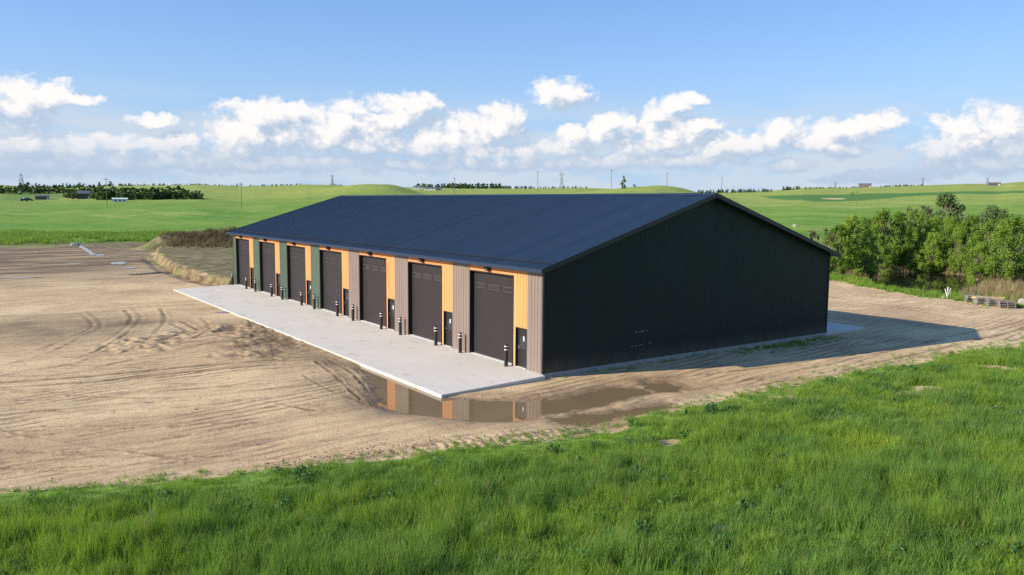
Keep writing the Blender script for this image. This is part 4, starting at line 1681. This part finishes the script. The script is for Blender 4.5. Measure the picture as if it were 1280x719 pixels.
def house(px, py, wpx, hpx, label, wall, roofm, name='farmhouse', dist=None, depth=.7, pitch=.35, yaw=0.0, nwin=3):
    x, y, z, r = place(px, py, dist)
    w, h = wpx/F_PX*r, hpx/F_PX*r
    t = thing(name, (x, y, z-.3), label, 'house' if 'house' in name else 'shed', None, face_cam(x, y)+yaw)
    dp = w*depth
    hr = h*pitch
    he = h-hr+.3
    mb = MB()
    mb.prism([(-w/2, -dp/2, 0), (-w/2, dp/2, 0), (-w/2, dp/2, he), (-w/2, 0, he+hr-.1), (-w/2, -dp/2, he)], (w, 0, 0))
    mb.build('wall', wall, t)
    mb = MB()
    for sg in (-1, 1):
        mb.obox((-w/2-.4, sg*(dp/2+.4), he-.12), (w+.8, 0, 0), (0, -sg*(dp/2+.4), hr+.1), (0, 0, .22))
    mb.build('roof', roofm, t)
    for k in range(nwin):
        cx = -w/2+w*(k+.7)/(nwin+.4)
        mb = MB()
        mb.box((cx-.55, -dp/2-.05, he*.38), (cx+.55, -dp/2+.02, he*.75))
        mb.build('window', M['glass'], t)
    mb = MB()
    cx = w*.38
    mb.box((cx-.5, -dp/2-.05, .3), (cx+.5, -dp/2+.02, .3+min(2.1, he*.7)))
    mb.build('door', M['white'], t)
    return t


house(150, 252.6, 15, 4.2, 'pale blue metal shed alone in the left field before the shelter belt', M['bluewhite'], M['white'], 'shed', pitch=.2)
house(53, 249.5, 13, 5, 'low brown farmhouse with white end wall on the far left field', M['brownwall'], M['greyroof'])
house(105, 248.6, 12, 8.5, 'tall dark grey farmhouse at the left end of the shelter belt', M['darkwall'], M['greyroof'])
house(26, 239, 5, 3, 'tiny tan shed among the trees at far left', M['tanwall'], M['greyroof'], 'shed', nwin=1)
house(43.5, 240, 3.5, 2.4, 'tiny white shed in the gap of the back tree row at far left', M['white'], M['white'], 'shed', nwin=1)
house(206, 247.5, 2.5, 5, 'narrow white tank-like hut in front of the right part of the shelter belt', M['white'], M['white'], 'hut', nwin=1)
house(521, 235, 8, 4.5, 'white farmhouse on the hillside right of the yellow hump', M['white'], M['greyroof'], dist=1180)
house(537, 236.5, 13, 3.4, 'long low white barn beside the white hillside farmhouse', M['white'], M['greyroof'], 'barn_shed', dist=1120)
house(549, 236.5, 8, 3, 'grey barn right of the long white barn on the hillside', M['galv'], M['greyroof'], 'barn_shed', dist=1130)
house(1081, 236.5, 13, 4.8, 'brown farmhouse on the ridge above the right crop field', M['brownwall'], M['greyroof'], dist=1440)
house(1243, 231.5, 11, 3.2, 'low dark farmhouse on the ridge at the right edge', M['darkwall'], M['brownwall'], dist=1300)


def car(px, py, label, paint, yaw):
    x, y, z, r = place(px, py)
    t = thing('parked_car', (x, y, z), label, 'car', 'cars parked at the far left farm', face_cam(x, y)+yaw)
    mb = MB()
    mb.prism([(-2.3, -.9, .35), (2.3, -.9, .35), (2.3, -.9, .85), (1.3, -.9, 1.0), (.7, -.9, 1.6), (-1.5, -.9, 1.65), (-2.2, -.9, 1.0)], (0, 1.8, 0))
    mb.build('body', paint, t, bevel=.08)
    mb = MB()
    mb.prism([(1.1, -.915, 1.03), (.62, -.915, 1.52), (-1.4, -.915, 1.55), (-1.9, -.915, 1.03)], (0, 1.83, 0))
    mb.build('window', M['glass'], t)
    for sx in (-1.45, 1.45):
        for sy in (-.85, .85):
            mb = MB()
            mb.tube([(sx, sy-.11, .34), (sx, sy+.11, .34)], .34, 14)
            mb.build('wheel', M['tyre'], t)
    return t


car(30, 251.6, 'dark car parked on the gravel at far left, nearest the photo edge', M['carpaint'], .3)
car(37, 251.2, 'dark blue car parked right of another dark car at far left', M['carpaint'], -.2)
car(34, 249.8, 'pale car parked behind the two dark cars at far left', M['carwhite'], .1)


def pole(px, base, top, label, dist=None):
    x, y, z, r = place(px, base, dist)
    d = ray(px, top)
    d = d/np.hypot(d[0], d[1])
    h = CAM[2]+d[2]*r-z
    t = thing('utility_pole', (x, y, z), label, 'utility pole', 'utility poles on the fields', face_cam(x, y)+.5)
    rr = max(.16, .30*r/F_PX)
    mb = MB()
    mb.tube([(0, 0, -.5), (0, 0, h)], [rr*1.15, rr*.8], 8)
    mb.build('post', M['polewood'], t)
    mb = MB()
    mb.box((-1.2, -.09, h-1.1), (1.2, .09, h-.85))
    mb.build('crossarm', M['polewood'], t)
    for q in (-1.05, 0, 1.05):
        mb = MB()
        zz = h-.85 if q else h
        mb.tube([(q, 0, zz), (q, 0, zz+.35)], [.09, .05], 6)
        mb.build('insulator', M['galv'], t)
    return t


pole(134, 258, 222, 'tall brown utility pole before the pale blue shed in the left field')
pole(302, 260.5, 228, 'tall utility pole nearest the building roof on the left field')
pole(568, 242.5, 222, 'thin utility pole rising above the roof right of the white barns', 700)
pole(672, 242, 214, 'faint thin pole rising above the roof left of the double lattice tower', 800)
pole(764, 233.5, 212, 'dark pole on the hilltop left of the lone tree', 900)
pole(833.5, 233.5, 215.5, 'thin pole on the right slope of the hill beyond the lone tree', 900)
pole(902, 238, 222, 'thin pole on the horizon just right of the roof peak', 1000)
pole(1071, 250, 238.5, 'short pole in the right crop field beside the pale patch', 560)


def lattice(px, base, top, label, dist, spread=.16, twin=True):
    x, y, z, r = place(px, base, dist)
    d = ray(px, top)
    d = d/np.hypot(d[0], d[1])
    h = CAM[2]+d[2]*r-z
    t = thing('power_tower', (x, y, z-.3), label, 'power tower', 'lattice power towers on the horizon', face_cam(x, y)+.2)
    b = h*spread
    hk = h*.66
    k = b*.42
    rr = max(.10, .19*dist/F_PX)
    for sx in (-1, 1):
        for sy in (-1, 1):
            mb = MB()
            mb.tube([(sx*b, sy*b, -.5), (sx*k, sy*k, hk), (sx*(b*.75 if twin else k*.4), sy*k*.3, h)], [rr, rr*.9, rr*.7], 6)
            mb.build('leg', M['galv'], t)
    mb = MB()
    lv = [0, .2, .38, .54, .66]
    for i in range(4):
        z0, z1 = h*lv[i], h*lv[i+1]
        w0, w1 = b+(k-b)*z0/hk, b+(k-b)*z1/hk
        for sy in (-1, 1):
            mb.tube([(-w0, sy*w0, z0), (w1, sy*w1, z1)], rr*.5, 5)
            mb.tube([(w0, sy*w0, z0), (-w1, sy*w1, z1)], rr*.5, 5)
            mb.tube([(sy*w0, -w0, z0), (sy*w1, w1, z1)], rr*.5, 5)
            mb.tube([(sy*w0, w0, z0), (sy*w1, -w1, z1)], rr*.5, 5)
    mb.build('brace', M['galv'], t)
    for zz, ww in ((.80, .17), (.9, .13)) if twin else ((.86, .10),):
        mb = MB()
        mb.box((-h*ww, -rr, h*zz-rr), (h*ww, rr, h*zz+rr))
        mb.build('crossarm', M['galv'], t)
    return t


lattice(27, 234, 216.5, 'dark lattice tower rising over the trees at far left', 1300, .17, False)
lattice(415.5, 234, 218, 'twin peaked lattice tower left of the yellow hump hill', 1420, .10)
lattice(702, 235, 214.5, 'twin peaked lattice tower left of the hilltop pole above the roof', 1400, .10)
lattice(1044, 236.5, 227, 'small faint lattice tower above the right horizon, left of the brown farmhouse', 1480, .12)
lattice(1153, 235, 221.5, 'faint lattice tower above the right horizon, left of the tallest cottonwood', 1480, .12)
lattice(1234, 231, 221, 'faint lattice tower at the right end of the horizon', 1480, .12)

# ------------------------------------------------------------------ yard edge: pallets, planks, stakes, rocks
def make_pallet():
    t = thing('pallet', (0, 0, 0), 'x', 'pallet', 'grey pallets stacked at the yard edge')
    mb = MB()
    for k in range(7):
        y = -.6+.19*k
        mb.box((-.6, y, .115), (.6, y+.095, .137))
    mb.build('deck', M['deadwood'], t)
    for sy in (-.6, -.02, .56):
        mb = MB()
        mb.box((-.6, sy, .022), (.6, sy+.04, .1145))
        o = mb.build('stringer', M['deadwood'], t)
    mb = MB()
    for k in (-.58, -.05, .48):
        mb.box((k, -.6, 0), (k+.1, .6, .0215))
    mb.build('bottom_board', M['deadwood'], t)
    return t


pal = make_pallet()
first = True
pz = [np.array(gp(*p, -.15)) for p in ((1216, 377), (1229, 379.5), (1243, 382), (1257, 384))]
SN = ('leftmost', 'second', 'third', 'rightmost')
LN = ('bottom', 'second', 'third', 'top')
for s, c in enumerate(pz):
    zb = max(zat(c[0]+a, c[1]+b) for a in (-.5, 0, .5) for b in (-.5, 0, .5))
    for k in range(4):
        o = pal if first else copy_tree(pal)
        first = False
        o.location = (c[0]+R.uniform(-.05, .05), c[1]+R.uniform(-.05, .05), zb+k*.139)
        o.rotation_euler = (0, 0, .62+R.uniform(-.06, .06))
        o['label'] = '%s weathered grey pallet of the %s stack by the reeds' % (LN[k], SN[s])
c = (pz[1]+pz[2])/2 + np.array((.75, .45))
zb = max(zat(c[0]+a, c[1]+b) for a in (-.6, 0, .6) for b in (-.6, 0, .6))
for k in range(6):
    mb = MB()
    mb.box((-1.25, -.09, 0), (1.25, .09, .05))
    o = mb.build('plank', M['freshwood'], bevel=.004)
    lay = k//2
    o.location = (c[0]+.1*lay, c[1]+(k % 2)*.22-.1, zb+.42+lay*.053)
    o.rotation_euler = (0, 0, -.9+R.uniform(-.02, .02) if False else -.75)
    tag(o, 'fresh yellow %s plank of the small pile behind the grey pallets' % ('front bottom', 'back bottom', 'front middle', 'back middle', 'front top', 'back top')[k], 'plank', 'fresh planks behind the pallets')
    if lay == 0 and k == 0:
        for q, nm in ((-.8, 'left'), (.8, 'right')):
            mb = MB()
            mb.box((-.25, -.45, 0), (.25, .45, .44))
            b = mb.build('timber_block', M['deadwood'], bevel=.01)
            b.location = (c[0]+q*math.cos(-.75), c[1]+q*math.sin(-.75), zb-.02)
            b.rotation_euler = (0, 0, -.75)
            tag(b, '%s grey timber block carrying the fresh yellow planks' % nm, 'timber block', 'timber blocks under the planks')
x, y = gp(1184, 373, -.15)
st = thing('forked_stake', (x, y, zat(x, y)), 'white forked stakes standing at the yard edge in front of the pond', 'stakes', None, .2)
f2 = RH
for a, l in ((-.30, .95), (.02, 1.12), (.30, 1.0)):
    mb = MB()
    mb.tube([(0, 0, -.1), (f2[0]*a*.2, f2[1]*a*.2, .42), (f2[0]*a, f2[1]*a, l)], [.055, .05, .04], 7)
    mb.build('prong', M['whitewood'], st)


def rock(px, py, s, label, z=-.2, mat='rock', name='boulder', xyz=None):
    bm = bmesh.new()
    bmesh.ops.create_icosphere(bm, subdivisions=3, radius=1)
    g = random.Random(px)
    sx = [g.uniform(0, 9) for _ in range(6)]
    for v in bm.verts:
        n = .16*math.sin(3*v.co.x+sx[0])+.16*math.sin(3.4*v.co.y+sx[1])+.13*math.sin(4*v.co.z+sx[2])+.05*math.sin(9*v.co.x+sx[3])
        v.co = v.co*(1+n)
        v.co.z *= .62
    me = bpy.data.meshes.new(name)
    bm.to_mesh(me)
    bm.free()
    me.materials.append(M[mat])
    o = bpy.data.objects.new(name, me)
    COL.objects.link(o)
    p = gp(px, py, z) if xyz is None else xyz
    o.location = (p[0], p[1], zat(p[0], p[1])+s*.28)
    o.scale = (s, s*.8, s)
    tag(o, label, 'boulder')
    return o


rock(94, 307, .6, 'pale tan boulder at the head of the ditch at far left')
hx, hy, hz, hr_ = hit(994, 283.5, 100)
rock(994, 283.5, .9, 'small white boulder on the field just above the right roof slope', xyz=(hx, hy))
rock(1279, 382, .6, 'pale rock in the grass right of the pallet stacks', -.15)
rock(1180, 372.5, .22, 'small pale stone beside the white forked stakes', -.15)
rock(1155, 449, .10, 'small pale stone in the grass edge at right', -.1)
# yellow tub on the soil mound
tb = gp(204, 305)
t = thing('plastic_tub', (tb[0], tb[1], zat(tb[0], tb[1])-.05), 'small yellow plastic tub on the end of the brown soil mound', 'tub', None, .4)
mb = MB()
mb.lathe([(.42, 0), (.5, .1), (.56, .62), (.60, .64), (.60, .70), (.54, .70)], 20)
mb.build('body', M['yellow'], t, smooth=True)
mb = MB()
mb.lathe([(.535, .701), (.5, .76), (.1, .80), (0, .801)], 20)
mb.build('lid', M['yellow'], t, smooth=True)
# dead weed standing in the foreground
x, y = gp(187, 657, .1)
t = thing('dead_weed', (x, y, zat(x, y)), 'forked grey dead weed stalk standing in the foreground grass at left', 'weed')
mb = MB()
mb.tube([(0, 0, -.1), (.02, .01, .35), (.03, .02, .95)], [.018, .014, .008], 6)
mb.tube([(0.01, 0, .12), (-.12, .08, .45), (-.24, .16, .72)], [.014, .011, .006], 6)
mb.tube([(.02, .01, .5), (.09, -.04, .68)], [.009, .004], 5)
mb.build('stalk', M['deadwood'], t)
# bushy weed by the dirt edge
for px, py, s, lb in ((890, 513, .85, 'dark bushy weed standing at the dirt margin in the centre'), (1038, 477, .8, 'low dark bushy weed in the grass right of the centre'), (375, 590, .7, 'small green weed at the dirt margin left of the tyre ridge')):
    x, y = gp(px, py, 0)
    w = weed_clump('bushy_weed', int(px), M['weed'], 220, .33, .62, .085)
    COL.objects.link(w)
    w.location = (x, y, zat(x, y)-.02)
    w.scale = (s, s, s)
    tag(w, lb, 'weed')

# ------------------------------------------------------------------ light and sky
EL, SUNV = rad(24.4), Vector((-.958, .287))
SUNV.normalize()
sd = bpy.data.lights.new('sun', 'SUN')
sun = bpy.data.objects.new('sun', sd)
COL.objects.link(sun)
tosun = Vector((SUNV.x*math.cos(EL), SUNV.y*math.cos(EL), math.sin(EL)))
sun.rotation_euler = tosun.to_track_quat('Z', 'Y').to_euler()
sd.energy = 5.0
sd.angle = rad(.5)
sd.color = (1.0, .92, .79)

w = bpy.data.worlds.new('World')
S.world = w
w.use_nodes = True
nt = w.node_tree
bg = nt.nodes['Background']
sky = nt.nodes.new('ShaderNodeTexSky')
sky.sky_type = 'NISHITA'
sky.sun_disc = False
sky.sun_elevation = EL
sky.sun_rotation = math.atan2(tosun.x, tosun.y)
sky.altitude = 600
sky.air_density = 1.0
sky.dust_density = .6
sky.ozone_density = 1.6
STR = .115
bg.inputs['Strength'].default_value = STR

# clouds: a density field over the directions of the sky
cl = [  # photo x, y, half width, half height
    (48, 120, 36, 15), (12, 138, 34, 17), (86, 122, 26, 7), (-40, 130, 50, 22),
    (332, 146, 46, 16), (308, 172, 44, 20), (352, 172, 44, 18), (290, 186, 30, 10), (368, 140, 20, 10),
    (410, 165, 34, 17), (445, 155, 48, 22), (490, 150, 46, 22), (522, 130, 28, 11), (470, 180, 60, 14),
    (545, 180, 48, 18), (585, 168, 40, 20), (622, 160, 38, 21), (640, 150, 20, 13), (600, 190, 60, 10),
    (700, 118, 33, 16), (700, 185, 34, 11), (735, 172, 40, 15), (768, 158, 30, 15), (660, 186, 26, 10),
    (842, 132, 24, 9), (822, 142, 16, 9), (862, 124, 16, 6), (800, 184, 42, 11), (838, 172, 44, 17), (868, 160, 24, 12),
    (898, 184, 34, 11), (940, 180, 36, 13), (975, 166, 26, 13), (1020, 176, 26, 12), (1055, 166, 42, 14), (1095, 154, 34, 10), (1045, 186, 40, 8),
    (1185, 186, 34, 13), (1205, 170, 36, 20), (1245, 166, 46, 22), (1290, 176, 50, 22), (985, 208, 30, 6), (1100, 222, 60, 6),
    (30, 182, 40, 11), (90, 186, 30, 9), (150, 180, 40, 9), (215, 176, 40, 9), (235, 190, 30, 8), (190, 150, 22, 6), (160, 206, 60, 7), (60, 206, 60, 7), (500, 206, 90, 9), (400, 203, 90, 9), (760, 203, 90, 8), (330, 205, 90, 10), (620, 204, 90, 9), (230, 200, 80, 11), (120, 204, 90, 12), (20, 206, 80, 12), (860, 200, 70, 8), (1240, 205, 70, 8)]
ALP = {(86, 122): .7, (190, 150): .5}


def azel(px, py):
    d = ray(px, py)
    d = d/np.linalg.norm(d)
    return math.atan2(d[0]*RH[0]+d[1]*RH[1], d[0]*FH[0]+d[1]*FH[1]), math.asin(d[2])


blobs = []
for px, py, rx, ry in cl:
    a, e = azel(px, py)
    blobs.append((a, e, rx/F_PX*1.22, ry/F_PX*1.36))
gr = random.Random(5)
for k in range(14):     # a few more clouds in the rest of the sky
    a = gr.uniform(.85, 5.4)
    e = gr.uniform(.07, .11)
    for q in range(2):
        blobs.append((((a+gr.uniform(-.06, .06)+math.pi) % (2*math.pi))-math.pi, e+gr.uniform(-.02, .02), gr.uniform(.05, .1), gr.uniform(.02, .035)))

gt = bpy.data.node_groups.new('cloud_density', 'ShaderNodeTree')
gt.interface.new_socket('P', in_out='INPUT', socket_type='NodeSocketVector')
gt.interface.new_socket('D', in_out='OUTPUT', socket_type='NodeSocketFloat')
gt.interface.new_socket('B', in_out='OUTPUT', socket_type='NodeSocketFloat')
gi = gt.nodes.new('NodeGroupInput')
go = gt.nodes.new('NodeGroupOutput')


def vmath(nt, op, a, b=None, c=None):
    n = nt.nodes.new('ShaderNodeVectorMath')
    n.operation = op
    for i, v in enumerate((a, b, c)):
        if v is None:
            continue
        if isinstance(v, tuple):
            n.inputs[i].default_value = v
        else:
            nt.links.new(v, n.inputs[i])
    return n


P = gi.outputs[0]
wn = N(gt, 'ShaderNodeTexNoise')
wn.inputs['Scale'].default_value = 26
wn.inputs['Detail'].default_value = 5
wn.inputs['Roughness'].default_value = .6
gt.links.new(P, wn.inputs['Vector'])
wp = vmath(gt, 'MULTIPLY_ADD', vmath(gt, 'SUBTRACT', wn.outputs['Color'], (.5, .5, .5)).outputs[0], (.036, .022, 0), P).outputs[0]
cur = None
for a, e, rx, ry in blobs:
    v = vmath(gt, 'MULTIPLY_ADD', wp, (1/rx, 1/ry, 0), (-a/rx, -e/ry, 0)).outputs[0]
    q = vmath(gt, 'DOT_PRODUCT', v, v).outputs['Value']
    if cur is None:
        cur = q
    else:
        n = gt.nodes.new('ShaderNodeMath')
        n.operation = 'SMOOTH_MIN'
        gt.links.new(cur, n.inputs[0])
        gt.links.new(q, n.inputs[1])
        n.inputs[2].default_value = .5
        cur = n.outputs[0]
vo = N(gt, 'ShaderNodeTexVoronoi')
vo.feature = 'SMOOTH_F1'
vo.inputs['Smoothness'].default_value = .35
vo.inputs['Scale'].default_value = 46
vo.inputs['Detail'].default_value = 3.0
vo.inputs['Roughness'].default_value = .55
vo.inputs['Lacunarity'].default_value = 2.2
gt.links.new(vmath(gt, 'MULTIPLY', wp, (1, 1.25, 1)).outputs[0], vo.inputs['Vector'])
fn = noise(gt, vmath(gt, 'MULTIPLY', wp, (1, 1.5, 1)).outputs[0], 45, 8, .62)
d = math_n(gt, 'SUBTRACT', 1.0, cur)
d = math_n(gt, 'MAXIMUM', d, -2.5)
gt.links.new(math_n(gt, 'MAXIMUM', d, -1.2), go.inputs[1])
d = math_n(gt, 'ADD', d, math_n(gt, 'MULTIPLY', math_n(gt, 'SUBTRACT', .5, vo.outputs['Distance']), 1.25))
d = math_n(gt, 'ADD', d, math_n(gt, 'MULTIPLY', math_n(gt, 'SUBTRACT', fn, .5), 1.25))
d = math_n(gt, 'ADD', d, .52)
gt.links.new(d, go.inputs[0])

tc = nt.nodes.new('ShaderNodeTexCoord')
dirv = tc.outputs['Generated']
dx = vmath(nt, 'DOT_PRODUCT', dirv, (FH[0], FH[1], 0)).outputs['Value']
dy = vmath(nt, 'DOT_PRODUCT', dirv, (RH[0], RH[1], 0)).outputs['Value']
az = math_n(nt, 'ARCTAN2', dy, dx)
sp = nt.nodes.new('ShaderNodeSeparateXYZ')
nt.links.new(dirv, sp.inputs[0])
el = math_n(nt, 'ARCSINE', sp.outputs[2])
cx = nt.nodes.new('ShaderNodeCombineXYZ')
nt.links.new(az, cx.inputs[0])
nt.links.new(el, cx.inputs[1])
cx.inputs[2].default_value = .37
Pv = cx.outputs[0]
g1 = nt.nodes.new('ShaderNodeGroup')
g1.node_tree = gt
nt.links.new(Pv, g1.inputs[0])
g2 = nt.nodes.new('ShaderNodeGroup')
g2.node_tree = gt
nt.links.new(vmath(nt, 'ADD', Pv, (-.014, .012, 0)).outputs[0], g2.inputs[0])
g3 = nt.nodes.new('ShaderNodeGroup')
g3.node_tree = gt
nt.links.new(vmath(nt, 'ADD', Pv, (-.010, .017, 0)).outputs[0], g3.inputs[0])
D1_, D2_ = g1.outputs[0], g2.outputs[0]
BIG = math_n(nt, 'SUBTRACT', g1.outputs[1], g3.outputs[1])
alpha = ramp(nt, D1_, -.42, .62)
lit = math_n(nt, 'MULTIPLY_ADD', math_n(nt, 'SUBTRACT', D1_, D2_), .75, .46)
lit = math_n(nt, 'ADD', lit, math_n(nt, 'MULTIPLY', BIG, .50), clamp=True)
lit = math_n(nt, 'MULTIPLY', lit, ramp(nt, math_n(nt, 'ADD', el, math_n(nt, 'MULTIPLY', D1_, .010)), .035, .095))
ccol = mix_c(nt, lit, (2.75, 3.40, 4.30), (6.0, 5.7, 5.5))  # cloud sunlit and shaded sides painted in as two colours
skyc = mix_c(nt, 1.0, sky.outputs[0], (.74, .90, 1.14), 'MULTIPLY')
# milky low air
vg = mix_c(nt, ramp(nt, el, .05, .42), (2.1, 3.35, 5.1), (.70, 1.90, 4.5))
skyc = mix_c(nt, .55, skyc, vg)
low = ramp(nt, el, .20, .01)
skyc = mix_c(nt, math_n(nt, 'MULTIPLY', low, .80), skyc, (2.55, 3.5, 4.7))
# thin veil in the low band
vn = noise(nt, vmath(nt, 'MULTIPLY', Pv, (1, 4.5, 1)).outputs[0], 9, 7, .6)
veil = math_n(nt, 'MULTIPLY', ramp(nt, vn, .32, .60), math_n(nt, 'MULTIPLY', ramp(nt, el, .145, .070), .90))
skyc = mix_c(nt, veil, skyc, (3.55, 4.05, 4.65))
fin = mix_c(nt, math_n(nt, 'MULTIPLY', alpha, .94), skyc, ccol)
nt.links.new(fin, bg.inputs['Color'])
w.cycles.sampling_method = 'MANUAL'
w.cycles.sample_map_resolution = 512

# ------------------------------------------------------------------ haze
HAZE = False
if HAZE:
    mb = MB()
    mb.box((-5200, -5200, -8), (5200, 5200, 95))
    hz = mb.build('haze', [], None)
    hm = bpy.data.materials.new('haze_air')
    hm.use_nodes = True
    hn = hm.node_tree
    for q in list(hn.nodes):
        if q.type != 'OUTPUT_MATERIAL':
            hn.nodes.remove(q)
    pv = hn.nodes.new('ShaderNodeVolumePrincipled')
    pv.inputs['Color'].default_value = (.80, .88, 1.0, 1)
    pv.inputs['Density'].default_value = .00005
    pv.inputs['Anisotropy'].default_value = .2
    hn.links.new(pv.outputs[0], hn.nodes['Material Output'].inputs['Volume'])
    hz.data.materials.append(hm)
    tag(hz, 'thin pale summer haze over the fields', 'haze', kind='stuff')

# ------------------------------------------------------------------ render settings
S.render.engine = 'CYCLES'
S.cycles.use_denoising = False
S.cycles.max_bounces = 6
S.cycles.diffuse_bounces = 3
S.cycles.glossy_bounces = 3
S.cycles.transmission_bounces = 4
S.cycles.volume_bounces = 0
S.cycles.transparent_max_bounces = 8
S.cycles.sample_clamp_indirect = 6
S.view_settings.view_transform = 'Standard'
S.view_settings.look = 'None'
S.view_settings.exposure = .62
S.view_settings.gamma = 1
